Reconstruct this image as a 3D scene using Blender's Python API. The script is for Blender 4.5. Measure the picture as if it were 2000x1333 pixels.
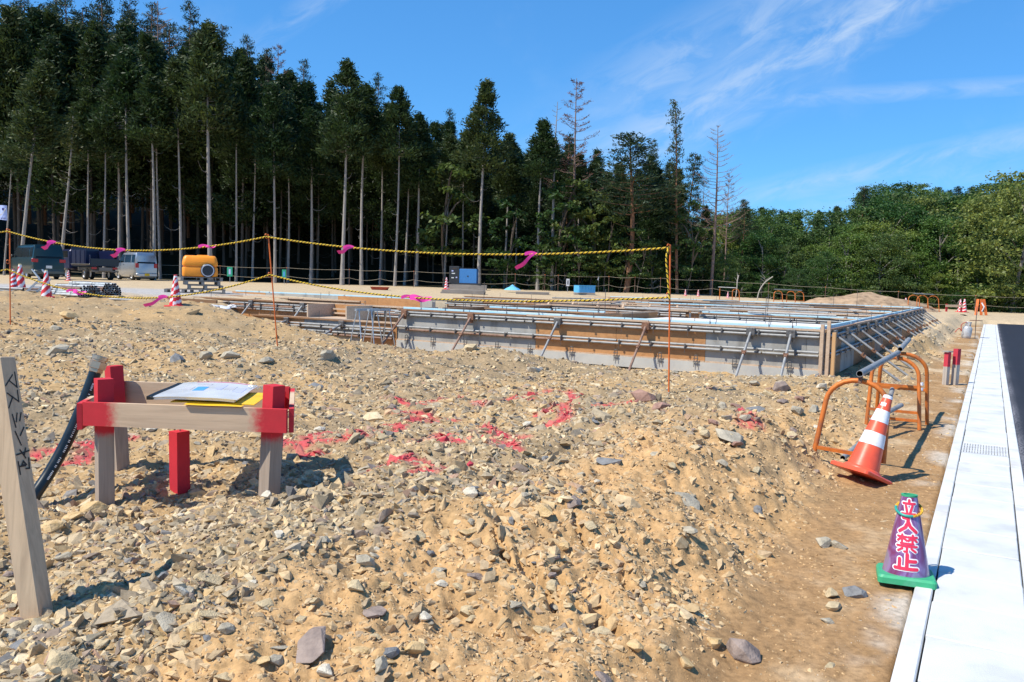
import bpy, bmesh, math, random
import numpy as np
from mathutils import Vector, Matrix
for _o in list(bpy.data.objects):
    bpy.data.objects.remove(_o)
SC = bpy.context.scene
COL = SC.collection
rng = np.random.default_rng(11)
random.seed(11)
PI = math.pi

# ------------------------------------------------------------------ camera
F = 1614.0
PITCH = math.atan(118.4 / F)
ROLL = math.radians(1.52)
CAMZ = 1.55
_f = Vector((0, math.cos(PITCH), -math.sin(PITCH)))
_u = Vector((0, math.sin(PITCH), math.cos(PITCH)))
_r = Vector((1, 0, 0))
cam = bpy.data.cameras.new('camera')
cam_o = bpy.data.objects.new('camera', cam)
COL.objects.link(cam_o)
cam.sensor_width = 36.0
cam.lens = 36.0 * F / 2000.0
cam.clip_start = 0.05
cam.clip_end = 3000
_cx = _r * math.cos(ROLL) + _u * math.sin(ROLL)
_cy = -_r * math.sin(ROLL) + _u * math.cos(ROLL)
_M = Matrix((_cx, _cy, -_f)).transposed().to_4x4()
_M.translation = Vector((0, 0, CAMZ))
cam_o.matrix_world = _M
SC.camera = cam_o

# ------------------------------------------------------------------ light
SUN_AZ = math.radians(-66.0)      # azimuth of the sun, from +Y towards +X
SUN_EL = math.radians(54.0)
SUN_DIR = Vector((math.sin(SUN_AZ) * math.cos(SUN_EL), math.cos(SUN_AZ) * math.cos(SUN_EL), math.sin(SUN_EL)))
SUN_DIR.y = -abs(SUN_DIR.y)       # the sun stands behind the camera's left shoulder
sl = bpy.data.lights.new('sun', 'SUN')
sl.energy = 5.0
sl.angle = math.radians(0.53)
sl.color = (1.0, 0.94, 0.82)
so = bpy.data.objects.new('sun', sl)
COL.objects.link(so)
so.rotation_euler = SUN_DIR.to_track_quat('Z', 'Y').to_euler()
so.location = (0, 0, 60)

world = bpy.data.worlds.new('World')
SC.world = world
world.use_nodes = True
wn, wl = world.node_tree.nodes, world.node_tree.links
wn.clear()

class NT:
    """tiny node-building helper"""
    def __init__(s, nt): s.n, s.l = nt.nodes, nt.links
    def new(s, t, **kw):
        n = s.n.new(t)
        for k, v in kw.items(): setattr(n, k, v)
        return n
    def link(s, a, b): s.l.new(a, b)
    def _in(s, sock, v):
        if v is None: return
        if hasattr(v, 'is_linked'): s.l.new(v, sock)
        else: sock.default_value = v
    def math(s, op, a, b=None, c=None, clamp=False):
        n = s.new('ShaderNodeMath', operation=op, use_clamp=clamp)
        for i, v in enumerate((a, b, c)): s._in(n.inputs[i], v)
        return n.outputs[0]
    def mix(s, fac, a, b, blend='MIX'):
        n = s.new('ShaderNodeMix', data_type='RGBA', blend_type=blend)
        s._in(n.inputs[0], fac); s._in(n.inputs[6], a); s._in(n.inputs[7], b)
        return n.outputs[2]
    def noise(s, vec, scale, detail=4, rough=0.55, dist=0.0):
        n = s.new('ShaderNodeTexNoise')
        n.inputs['Scale'].default_value = scale; n.inputs['Detail'].default_value = detail
        n.inputs['Roughness'].default_value = rough; n.inputs['Distortion'].default_value = dist
        if vec is not None: s.l.new(vec, n.inputs['Vector'])
        return n.outputs['Fac']
    def ramp(s, fac, stops):
        n = s.new('ShaderNodeValToRGB')
        e = n.color_ramp.elements
        while len(e) < len(stops): e.new(0.5)
        for i, (p, c) in enumerate(stops):
            e[i].position = p; e[i].color = c if len(c) == 4 else (*c, 1)
        s.l.new(fac, n.inputs[0])
        return n.outputs[0]
    def sstep(s, x, a, b):
        n = s.new('ShaderNodeMapRange', interpolation_type='SMOOTHSTEP')
        s._in(n.inputs[0], x)
        n.inputs[1].default_value = a; n.inputs[2].default_value = b
        return n.outputs[0]
    def mapping(s, vec, scale=(1, 1, 1), rot=(0, 0, 0), loc=(0, 0, 0)):
        n = s.new('ShaderNodeMapping')
        n.inputs['Scale'].default_value = scale; n.inputs['Rotation'].default_value = rot; n.inputs['Location'].default_value = loc
        s.l.new(vec, n.inputs['Vector'])
        return n.outputs[0]

def pix(px, py):
    """direction of sight (world) through a point of the 2000 px photograph"""
    u, v = px - 1000.0, py - 666.5
    x = (u * math.cos(ROLL) + v * math.sin(ROLL)) / F
    h = (u * math.sin(ROLL) - v * math.cos(ROLL)) / F
    return _f + _r * x + _u * h

T = NT(world.node_tree)
w_out = T.new('ShaderNodeOutputWorld')
w_bg = T.new('ShaderNodeBackground')
sky = T.new('ShaderNodeTexSky', sky_type='NISHITA')
sky.sun_disc = False
sky.sun_elevation = SUN_EL
sky.sun_rotation = math.atan2(SUN_DIR.x, SUN_DIR.y)
sky.altitude = 1200
sky.air_density = 1.0
sky.dust_density = 0.0
sky.ozone_density = 3.0
w_bg.inputs['Strength'].default_value = 0.105
skc = T.new('ShaderNodeHueSaturation')
skc.inputs['Saturation'].default_value = 1.18
skc.inputs['Value'].default_value = 1.12
T.link(sky.outputs[0], skc.inputs['Color'])
# thin cirrus and old contrails, in the direction plane x/y, z/y
tc = T.new('ShaderNodeTexCoord')
sx = T.new('ShaderNodeSeparateXYZ')
T.link(tc.outputs['Generated'], sx.inputs[0])
ysafe = T.math('MAXIMUM', sx.outputs[1], 0.05)
gx = T.math('DIVIDE', sx.outputs[0], ysafe)
gz = T.math('DIVIDE', sx.outputs[2], ysafe)
cmb = T.new('ShaderNodeCombineXYZ')
T.link(gx, cmb.inputs[0]); T.link(gz, cmb.inputs[1])
gvec = cmb.outputs[0]
front = T.sstep(sx.outputs[1], 0.15, 0.4)
n_big = T.noise(gvec, 6.0, 5, 0.6)
def streak(p0, p1, width, power, amp, fray, ext0=0.0, ext1=1.2):
    a, b = pix(*p0), pix(*p1)
    ax, az, bx, bz = a.x / a.y, a.z / a.y, b.x / b.y, b.z / b.y
    L = math.hypot(bx - ax, bz - az); dx, dz = (bx - ax) / L, (bz - az) / L
    rx = T.math('SUBTRACT', gx, ax); rz = T.math('SUBTRACT', gz, az)
    al = T.math('ADD', T.math('MULTIPLY', rx, dx), T.math('MULTIPLY', rz, dz))
    pe = T.math('SUBTRACT', T.math('MULTIPLY', rz, dx), T.math('MULTIPLY', rx, dz))
    cv = T.new('ShaderNodeCombineXYZ')
    T.link(T.math('MULTIPLY', al, 14.0), cv.inputs[0]); T.link(T.math('MULTIPLY', pe, 38.0), cv.inputs[1])
    cv.inputs[2].default_value = p0[0] * 0.013
    nz = T.noise(cv.outputs[0], 1.0, 6, 0.62, 0.6)
    pe2 = T.math('ADD', pe, T.math('MULTIPLY', T.math('SUBTRACT', nz, 0.5), fray))
    m = T.math('SUBTRACT', 1.0, T.math('DIVIDE', T.math('ABSOLUTE', pe2), width), clamp=True)
    m = T.math('POWER', m, power)
    ends = T.math('MULTIPLY', T.sstep(al, -0.12 + ext0 * L, 0.1 + ext0 * L), T.math('SUBTRACT', 1.0, T.sstep(al, ext1 * L, ext1 * L + 0.25)))
    wisps = T.sstep(nz, 0.28, 0.72)
    return T.math('MULTIPLY', T.math('MULTIPLY', T.math('MULTIPLY', m, ends), wisps), amp)
cl = streak((1150, 330), (1720, 10), 0.05, 0.9, 0.55, 0.03)
for s_ in (streak((1180, 190), (1500, 20), 0.06, 1.1, 0.38, 0.05),
           streak((1050, 330), (1300, 210), 0.09, 1.0, 0.26, 0.06),
           streak((1330, 205), (2000, 165), 0.013, 0.8, 0.30, 0.008, 0, 1.6),
           streak((1440, 385), (2000, 268), 0.020, 0.8, 0.36, 0.012, 0, 1.6),
           streak((1560, 405), (1700, 372), 0.03, 1.0, 0.22, 0.02, 0, 1.8),
           streak((500, 85), (625, 0), 0.022, 1.0, 0.30, 0.02)):
    cl = T.math('MAXIMUM', cl, s_)
cl = T.math('MULTIPLY', cl, T.math('MULTIPLY', front, 1.2))
cl = T.math('ADD', cl, T.math('MULTIPLY', T.sstep(n_big, 0.52, 0.8), T.math('MULTIPLY', front, 0.10)), clamp=True)
gam = T.new('ShaderNodeGamma')
gam.inputs['Gamma'].default_value = 0.60
T.link(skc.outputs[0], gam.inputs['Color'])
deep = T.mix(1.0, gam.outputs[0], (0.80, 1.72, 2.62, 1), 'MULTIPLY')
skyc = T.mix(cl, deep, (5.0, 6.1, 7.6, 1))
T.link(skyc, w_bg.inputs['Color'])
T.link(w_bg.outputs[0], w_out.inputs[0])

SC.view_settings.view_transform = 'Standard'
SC.view_settings.look = 'None'
SC.view_settings.exposure = 0.30
SC.view_settings.gamma = 1.0
SC.view_settings.use_curve_mapping = False
SC.render.engine = 'CYCLES'
SC.cycles.max_bounces = 5
SC.cycles.diffuse_bounces = 3
SC.cycles.glossy_bounces = 2
SC.cycles.transmission_bounces = 3
SC.cycles.transparent_max_bounces = 4

# ------------------------------------------------------------------ helpers
def lerp(a, b, t): return a + (b - a) * t
def sm(x, a, b):
    t = np.clip((np.asarray(x, float) - a) / (b - a), 0, 1)
    return t * t * (3 - 2 * t)

def _hash(ix, iy, s):
    h = (ix.astype(np.int64) * 374761393 + iy.astype(np.int64) * 668265263 + s * 1274126177) & 0xFFFFFFFF
    h = ((h ^ (h >> 13)) * 1274126177) & 0xFFFFFFFF
    return ((h ^ (h >> 16)) & 0xFFFFFF) / float(0xFFFFFF)
def vnoise(x, y, s=0):
    x = np.asarray(x, float); y = np.asarray(y, float)
    ix, iy = np.floor(x), np.floor(y)
    fx, fy = x - ix, y - iy
    fx = fx * fx * (3 - 2 * fx); fy = fy * fy * (3 - 2 * fy)
    a, b = _hash(ix, iy, s), _hash(ix + 1, iy, s)
    c, d = _hash(ix, iy + 1, s), _hash(ix + 1, iy + 1, s)
    return (a + (b - a) * fx) * (1 - fy) + (c + (d - c) * fx) * fy - 0.5
def fbm(x, y, s=0, o=4, g=0.5):
    r, a, f = 0, 1, 1
    for k in range(o):
        r = r + a * vnoise(x * f + 17.3 * k, y * f - 9.1 * k, s + k); a *= g; f *= 2.03
    return r

class MB:
    def __init__(s): s.v, s.f, s.m = [], [], []
    def add(s, vs, fs, mi=0):
        n = len(s.v)
        s.v.extend(tuple(v) for v in vs)
        s.f.extend(tuple(i + n for i in f) for f in fs)
        s.m.extend([mi] * len(fs) if isinstance(mi, int) else mi)
    def box(s, c, size, R=None, mi=0, bev=0.0):
        hx, hy, hz = size[0] / 2, size[1] / 2, size[2] / 2
        c = Vector(c)
        R = R or Matrix.Identity(3)
        if bev <= 0:
            vs = [c + R @ Vector((x * hx, y * hy, z * hz)) for z in (-1, 1) for y in (-1, 1) for x in (-1, 1)]
            s.add(vs, [(0, 2, 3, 1), (4, 5, 7, 6), (0, 1, 5, 4), (2, 6, 7, 3), (0, 4, 6, 2), (1, 3, 7, 5)], mi)
            return
        b = min(bev, hx * .9, hy * .9, hz * .9)
        bm = bmesh.new()
        bmesh.ops.create_cube(bm, size=1)
        for v in bm.verts: v.co = Vector((v.co.x * hx * 2, v.co.y * hy * 2, v.co.z * hz * 2))
        bmesh.ops.bevel(bm, geom=bm.edges[:], offset=b, segments=1, affect='EDGES')
        s.bm(bm, Matrix.Translation(c) @ R.to_4x4(), mi)
    def bm(s, bm, M=None, mi=0):
        bm.verts.index_update()
        vs = [(M @ v.co) if M else v.co.copy() for v in bm.verts]
        s.add(vs, [[v.index for v in f.verts] for f in bm.faces], mi)
        bm.free()
    def bar(s, p0, p1, w, h, mi=0, up=(0, 0, 1), bev=0.0, seg=1):
        p0, p1 = Vector(p0), Vector(p1)
        d = p1 - p0; L = d.length; d.normalize()
        up = Vector(up)
        if abs(d.dot(up)) > 0.98: up = Vector((0, 1, 0)) if abs(d.y) < .9 else Vector((1, 0, 0))
        sd = d.cross(up).normalized(); up2 = sd.cross(d).normalized()
        R = Matrix((d, -sd, up2)).transposed()
        if seg == 1:
            s.box((p0 + p1) / 2, (L, w, h), R, mi, bev)
        else:
            vs, fs = [], []
            for k in range(seg + 1):
                c = p0 + d * (L * k / seg)
                for a, b in ((-1, -1), (1, -1), (1, 1), (-1, 1)): vs.append(c + sd * (a * w / 2) + up2 * (b * h / 2))
            for k in range(seg):
                o = k * 4
                for j in range(4): fs.append((o + j, o + 4 + j, o + 4 + (j + 1) % 4, o + (j + 1) % 4))
            fs.append((0, 1, 2, 3)); fs.append(tuple(seg * 4 + j for j in (3, 2, 1, 0)))
            s.add(vs, fs, mi)
    def tube(s, pts, r, n=8, mi=0, cap=True):
        pts = [Vector(p) for p in pts]
        rs = r if isinstance(r, (list, tuple)) else [r] * len(pts)
        vs, fs = [], []
        prev = None
        for i, p in enumerate(pts):
            t = (pts[min(i + 1, len(pts) - 1)] - pts[max(i - 1, 0)]).normalized()
            if prev is None:
                a = t.orthogonal().normalized()
            else:
                a = (prev - t * prev.dot(t))
                a = a.normalized() if a.length > 1e-6 else t.orthogonal().normalized()
            prev = a
            b = t.cross(a)
            for k in range(n):
                q = 2 * PI * k / n
                vs.append(p + (a * math.cos(q) + b * math.sin(q)) * rs[i])
        for i in range(len(pts) - 1):
            for k in range(n):
                fs.append((i * n + k, i * n + (k + 1) % n, (i + 1) * n + (k + 1) % n, (i + 1) * n + k))
        if cap:
            fs.append(tuple(reversed(range(n)))); fs.append(tuple((len(pts) - 1) * n + k for k in range(n)))
        s.add(vs, fs, mi)
    def pipe(s, p0, p1, r=0.0243, n=10, wall=0.004, mi=0, mi_in=None):
        """open-ended steel pipe with wall thickness"""
        p0, p1 = Vector(p0), Vector(p1)
        d = (p1 - p0).normalized(); a = d.orthogonal().normalized(); b = d.cross(a)
        vs, fs = [], []
        for (p, q) in ((p0, r), (p1, r), (p1, r - wall), (p0, r - wall)):
            for k in range(n):
                g = 2 * PI * k / n
                vs.append(p + (a * math.cos(g) + b * math.sin(g)) * q)
        ms = []
        for i in range(4):
            j = (i + 1) % 4
            for k in range(n):
                fs.append((i * n + k, i * n + (k + 1) % n, j * n + (k + 1) % n, j * n + k)); ms.append(mi if (i != 2 or mi_in is None) else mi_in)
        s.add(vs, fs, ms)
    def lathe(s, prof, n=24, M=None, mi=0, cap0=True, cap1=True):
        vs, fs = [], []
        for (r, z) in prof:
            for k in range(n):
                q = 2 * PI * k / n
                v = Vector((r * math.cos(q), r * math.sin(q), z))
                vs.append(M @ v if M else v)
        ms = []
        for i in range(len(prof) - 1):
            for k in range(n):
                fs.append((i * n + k, i * n + (k + 1) % n, (i + 1) * n + (k + 1) % n, (i + 1) * n + k))
                ms.append(mi if isinstance(mi, int) else mi(i, k))
        if cap0: fs.append(tuple(reversed(range(n)))); ms.append(ms[0])
        if cap1: fs.append(tuple((len(prof) - 1) * n + k for k in range(n))); ms.append(ms[-1] if isinstance(mi, int) else 0)
        s.add(vs, fs, ms)
    def prism(s, poly, y0, y1, M=None, mi=0):
        """polygon in x,z extruded along y"""
        n = len(poly)
        vs = [Vector((x, y0, z)) for x, z in poly] + [Vector((x, y1, z)) for x, z in poly]
        if M: vs = [M @ v for v in vs]
        fs = [tuple(range(n)), tuple(reversed(range(n, 2 * n)))] + [(i, i + n, (i + 1) % n + n, (i + 1) % n) for i in range(n)]
        s.add(vs, fs, mi)
    def loft(s, rings, mi=0, cap=True):
        n = len(rings[0]); vs = [v for r in rings for v in r]; fs = []
        for i in range(len(rings) - 1):
            for k in range(n):
                fs.append((i * n + k, i * n + (k + 1) % n, (i + 1) * n + (k + 1) % n, (i + 1) * n + k))
        if cap:
            fs.append(tuple(reversed(range(n)))); fs.append(tuple((len(rings) - 1) * n + k for k in range(n)))
        s.add(vs, fs, mi)
    def build(s, name, mats, parent=None, local=False, smooth=0, paint=None, recalc=True):
        """ONE mesh object; world coordinates unless local"""
        me = bpy.data.meshes.new(name)
        off = Vector((0, 0, 0))
        if parent is not None and not local: off = wloc(parent)
        o = bpy.data.objects.new(name, me)
        vs = s.v
        if parent is None and not local and vs:
            xs = np.array(vs); off = Vector((xs[:, 0].mean(), xs[:, 1].mean(), xs[:, 2].min()))
        me.from_pydata([(v[0] - off.x, v[1] - off.y, v[2] - off.z) for v in vs], [], s.f)
        if not isinstance(mats, (list, tuple)): mats = [mats]
        for m in mats: me.materials.append(m)
        if len(mats) > 1: me.polygons.foreach_set('material_index', np.array(s.m, dtype=np.int32))
        if paint is not None:
            at = me.attributes.new('paint', 'FLOAT', 'POINT')
            at.data.foreach_set('value', np.array([paint(Vector(v)) for v in vs], dtype=np.float32))
        if recalc:
            b = bmesh.new(); b.from_mesh(me); bmesh.ops.recalc_face_normals(b, faces=b.faces[:]); b.to_mesh(me); b.free()
        if smooth:
            me.polygons.foreach_set('use_smooth', [True] * len(me.polygons)); me.set_sharp_from_angle(angle=math.radians(smooth))
        COL.objects.link(o)
        if parent is not None: o.parent = parent
        elif not local: o.location = off
        return o

def wloc(o):
    v = Vector(o.location)
    while o.parent is not None:
        o = o.parent; v = v + Vector(o.location)
    return v
def tag(o, label=None, cat=None, group=None, kind=None):
    if label: o['label'] = label
    if cat: o['category'] = cat
    if group: o['group'] = group
    if kind: o['kind'] = kind
    return o
def thing(name, label, cat, loc=(0, 0, 0), rz=0.0, group=None):
    o = bpy.data.objects.new(name, None); COL.objects.link(o)
    o.location = loc; o.rotation_euler = (0, 0, rz); o.empty_display_size = .2
    return tag(o, label, cat, group)
def kids(o):
    return [c for c in bpy.data.objects if c.parent is o]
def copy_tree(o, loc=None, rz=None, label=None, parent=None, ks=None):
    c = o.copy(); COL.objects.link(c)
    if parent is not None: c.parent = parent
    for ch in (kids(o) if ks is None else ks): copy_tree(ch, parent=c)
    if loc is not None: c.location = loc
    if rz is not None: c.rotation_euler = (c.rotation_euler[0], c.rotation_euler[1], rz)
    if label: c['label'] = label
    return c
ORD = 'first second third fourth fifth sixth seventh eighth ninth tenth eleventh twelfth thirteenth fourteenth fifteenth sixteenth seventeenth eighteenth nineteenth twentieth'.split()
def nth(i):
    return ORD[i] if i < 20 else ('twenty-' + ORD[i - 20] if i < 29 else ('thirtieth' if i == 29 else ('thirty-' + ORD[i - 30] if i < 39 else ('fortieth' if i == 39 else 'forty-' + ORD[i - 40]))))

# ------------------------------------------------------------------ materials
MATS = {}
def mat(name, col, rough=0.6, metal=0.0, var=0.12, scale=8.0, bump=0.0, bscale=40.0, col2=None, spec=0.4, stretch=(1, 1, 1), coat=0.0, place=False, dirt=None):
    if name in MATS: return MATS[name]
    m = bpy.data.materials.new(name); m.use_nodes = True
    t = NT(m.node_tree)
    b = m.node_tree.nodes['Principled BSDF']
    tcn = t.new('ShaderNodeTexCoord')
    src = t.new('ShaderNodeNewGeometry').outputs['Position'] if place else tcn.outputs['Object']
    v = t.mapping(src, scale=stretch)
    nz = t.noise(v, scale, 5, 0.6)
    c2 = col2 or tuple(c * (1 - var * 2.2) for c in col)
    lo = tuple(c * (1 + var) for c in col)
    c = t.ramp(nz, [(0.32, c2), (0.5, col), (0.7, lo)])
    if dirt:
        d1 = t.sstep(t.noise(v, 1.7, 6, 0.68, .4), .52, .74); d2 = t.sstep(t.noise(v, 22, 5, .7), .60, .74)
        c = t.mix(t.math('MAXIMUM', t.math('MULTIPLY', d1, .55), t.math('MULTIPLY', d2, .45)), c, (*dirt, 1))
    t.link(c, b.inputs['Base Color'])
    b.inputs['Metallic'].default_value = metal
    b.inputs['Specular IOR Level'].default_value = spec
    if coat: b.inputs['Coat Weight'].default_value = coat
    r = t.math('MULTIPLY_ADD', nz, 0.25, rough - 0.125, clamp=True)
    t.link(r, b.inputs['Roughness'])
    if bump:
        bn = t.new('ShaderNodeBump'); bn.inputs['Strength'].default_value = bump; bn.inputs['Distance'].default_value = 0.01
        t.link(t.noise(v, bscale, 4, 0.6), bn.inputs['Height'])
        t.link(bn.outputs[0], b.inputs['Normal'])
    MATS[name] = m
    return m

def wood(name, col, dark, grain_axis=0, scale=1.0, paint=None, rough=0.75, var=1.0):
    """sawn timber: stretched grain along one axis; 'paint' attribute mixes sprayed paint over it"""
    if name in MATS: return MATS[name]
    m = bpy.data.materials.new(name); m.use_nodes = True
    t = NT(m.node_tree); b = m.node_tree.nodes['Principled BSDF']
    tcn = t.new('ShaderNodeTexCoord')
    st = [22 * scale] * 3; st[grain_axis] = 0.8 * scale
    v = t.mapping(tcn.outputs['Object'], scale=tuple(st))
    g = t.noise(v, 2.0, 6, 0.65, 0.7)
    big = t.noise(tcn.outputs['Object'], 2.2 * scale, 3, 0.5)
    c = t.ramp(g, [(0.3, dark), (0.55, col), (0.75, tuple(x * 1.12 for x in col))])
    c = t.mix(t.math('MULTIPLY', t.sstep(big, 0.5, 0.75), 0.35 * var), c, (*[x * .75 for x in dark], 1))
    if paint:
        at = t.new('ShaderNodeAttribute', attribute_name='paint')
        f = t.math('ADD', at.outputs['Fac'], t.math('MULTIPLY', t.math('SUBTRACT', t.noise(tcn.outputs['Object'], 30, 5, .7), 0.5), 0.5))
        f = t.sstep(f, 0.25, 0.7)
        pc = t.mix(t.noise(tcn.outputs['Object'], 14, 4), (*[x * .8 for x in paint], 1), (*[min(1, x * 1.15) for x in paint], 1))
        c = t.mix(t.math('MULTIPLY', f, 0.96), c, pc)
    t.link(c, b.inputs['Base Color'])
    b.inputs['Roughness'].default_value = rough
    b.inputs['Specular IOR Level'].default_value = 0.3
    bn = t.new('ShaderNodeBump'); bn.inputs['Strength'].default_value = 0.35; bn.inputs['Distance'].default_value = 0.003
    t.link(g, bn.inputs['Height']); t.link(bn.outputs[0], b.inputs['Normal'])
    MATS[name] = m
    return m

def glass(name, col=(0.01, 0.013, 0.015), rough=0.06):
    if name in MATS: return MATS[name]
    m = bpy.data.materials.new(name); m.use_nodes = True
    b = m.node_tree.nodes['Principled BSDF']
    b.inputs['Base Color'].default_value = (*col, 1); b.inputs['Roughness'].default_value = rough
    b.inputs['Specular IOR Level'].default_value = 0.6
    MATS[name] = m
    return m

def attr_mat(name, attr, rough=0.9, nvar=0.25, nscale=30, bump=0.5, bscale=60, rand=0.0, spec=0.25, transl=0.0, bdist=0.01, fleck=False):
    """colour comes from a mesh colour attribute, broken up by noise"""
    m = bpy.data.materials.new(name); m.use_nodes = True
    t = NT(m.node_tree); b = m.node_tree.nodes['Principled BSDF']; out = m.node_tree.nodes['Material Output']
    at = t.new('ShaderNodeAttribute', attribute_name=attr)
    tcn = t.new('ShaderNodeTexCoord')
    nz = t.noise(tcn.outputs['Object'], nscale, 6, 0.65)
    k = t.ramp(nz, [(0.25, (1 - nvar * 1.5,) * 3), (0.5, (1, 1, 1)), (0.75, (1 + nvar,) * 3)])
    c = t.mix(1.0, at.outputs['Color'], k, 'MULTIPLY')
    if rand:
        oi = t.new('ShaderNodeObjectInfo')
        hs = t.new('ShaderNodeHueSaturation')
        t.link(t.math('MULTIPLY_ADD', oi.outputs['Random'], rand * 0.10, 0.5 - rand * 0.05), hs.inputs['Hue'])
        t.link(t.math('MULTIPLY_ADD', oi.outputs['Random'], -rand * 0.8, 1 + rand * 0.3), hs.inputs['Value'])
        t.link(c, hs.inputs['Color']); c = hs.outputs[0]
    t.link(c, b.inputs['Base Color'])
    b.inputs['Roughness'].default_value = rough
    b.inputs['Specular IOR Level'].default_value = spec
    if bump:
        bn = t.new('ShaderNodeBump'); bn.inputs['Strength'].default_value = bump; bn.inputs['Distance'].default_value = bdist
        t.link(t.noise(tcn.outputs['Object'], bscale, 6, 0.7), bn.inputs['Height']); t.link(bn.outputs[0], b.inputs['Normal'])
    if transl:
        tr = t.new('ShaderNodeBsdfTranslucent'); t.link(c, tr.inputs['Color'])
        mx = t.new('ShaderNodeMixShader'); mx.inputs[0].default_value = transl
        t.link(b.outputs[0], mx.inputs[1]); t.link(tr.outputs[0], mx.inputs[2]); t.link(mx.outputs[0], out.inputs['Surface'])
    MATS[name] = m
    return m

def np_mesh(name, V, Q, mats, cols=None, attr='tone', smooth=False, k=None):
    """mesh object straight from numpy arrays; Q is (n,3) or (n,4)"""
    me = bpy.data.meshes.new(name)
    n, kk = Q.shape
    me.vertices.add(len(V)); me.vertices.foreach_set('co', np.ascontiguousarray(V, dtype=np.float32).ravel())
    me.loops.add(n * kk); me.loops.foreach_set('vertex_index', np.ascontiguousarray(Q, dtype=np.int32).ravel())
    me.polygons.add(n); me.polygons.foreach_set('loop_start', np.arange(0, n * kk, kk, dtype=np.int32))
    me.polygons.foreach_set('loop_total', np.full(n, kk, dtype=np.int32))
    me.polygons.foreach_set('use_smooth', np.full(n, smooth, dtype=bool))
    me.update(calc_edges=True)
    if cols is not None:
        at = me.attributes.new(attr, 'FLOAT_COLOR', 'POINT')
        c4 = np.ones((len(V), 4), dtype=np.float32); c4[:, :3] = cols
        at.data.foreach_set('color', c4.ravel())
    me.materials.append(mats)
    return me
def link(name, me, parent=None, loc=None):
    o = bpy.data.objects.new(name, me); COL.objects.link(o)
    if parent is not None: o.parent = parent
    if loc is not None: o.location = loc
    return o

# ------------------------------------------------------------------ site frame: D along the road and the side wall, R to its right
D = Vector((0.5, math.sqrt(3) / 2, 0)); R_ = Vector((math.sqrt(3) / 2, -0.5, 0)); UP = Vector((0, 0, 1))
def on_z(px, py, z):
    d = pix(px, py); s = (z - CAMZ) / d.z
    return Vector((d.x * s, d.y * s, z))
def on_y(px, py, y):
    d = pix(px, py); s = y / d.y
    return Vector((d.x * s, y, CAMZ + d.z * s))
CORNER = on_z(1612, 645, 0.835)
A_FRONT, A_ALL, B_SIDE = 9.3, 14.0, 24.0
def AB(a, b, z=0.0):
    p = CORNER - R_ * a + D * b
    return Vector((p.x, p.y, z))
GL = on_z(1738, 1333, 0.0)
UG = GL.x * R_.x + GL.y * R_.y             # gutter's left edge
GW = 0.585
T_END = 50.0

# ------------------------------------------------------------------ ground height
_cp = np.array([(-3, 2.6, .10), (0, 2.6, .08), (-2, 4.5, .17), (0.4, 5.2, .36), (-.9, 4.7, .30), (1.1, 7, .34), (-.4, 3.4, .20), (-6, 4.5, .16), (-10, 5, .25), (-20, 5, .5), (-8, 9, .36), (-4, 9, .31), (0, 9, .24),
    (1.8, 9.4, .24), (4.5, 11, .1), (-3.4, 12.2, .40), (0, 12.4, .2), (3, 11.7, .12), (-9.3, 15.4, .62), (-6.9, 19.2, .70), (-4.4, 15.6, .24), (-2.6, 15.8, .10), (-5.6, 16.8, .34),
    (0, 15.2, .12), (-12, 20.5, .80), (-16, 14, .72), (-12, 10, .5), (-16, 30, .82), (-18, 45, .86), (-28, 60, .9), (-45, 60, 1.0), (0, 50, .75), (0, 62, .9),
    (15, 62, .85), (27, 60, .35), (36, 60, .3), (30, 48, .3), (22, 45, .4), (52, 60, .3), (10, 44, .55), (-40, 40, .95), (-40, 15, 1.0), (-6, 30, .7), (3, 2, .0), (8, 7, 0),
    (20, 25, .05), (60, 40, .2), (0, -5, 0), (-20, -10, .4), (20, -10, 0), (20, 10, 0)], float)
def _tps(r): return r * r * np.log(r + 1e-9)
_n = len(_cp)
_K = _tps(np.hypot(_cp[:, None, 0] - _cp[None, :, 0], _cp[:, None, 1] - _cp[None, :, 1])) + np.eye(_n) * 0.4
_Pm = np.c_[np.ones(_n), _cp[:, :2]]
_sol = np.linalg.solve(np.block([[_K, _Pm], [_Pm.T, np.zeros((3, 3))]]), np.r_[_cp[:, 2], 0, 0, 0])
def base_h(x, y):
    x = np.asarray(x, float); y = np.asarray(y, float)
    cx, cy = np.clip(x, -60, 70), np.clip(y, -10, 66)
    z = _sol[_n] + _sol[_n + 1] * cx + _sol[_n + 2] * cy
    for i in range(_n): z = z + _sol[i] * _tps(np.hypot(cx - _cp[i, 0], cy - _cp[i, 1]))
    return z
def frame_ut(x, y): return x * R_.x + y * R_.y, x * D.x + y * D.y
def hill_h(x, y):
    """rise of the wooded slope behind the site"""
    e = np.clip(y - 66, 0, 46)
    left = sm(-x, -4, 26)
    right = sm(x, 24, 46)
    return e * (0.10 + 0.24 * left + 0.11 * right) * sm(e, 0, 14)
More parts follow.
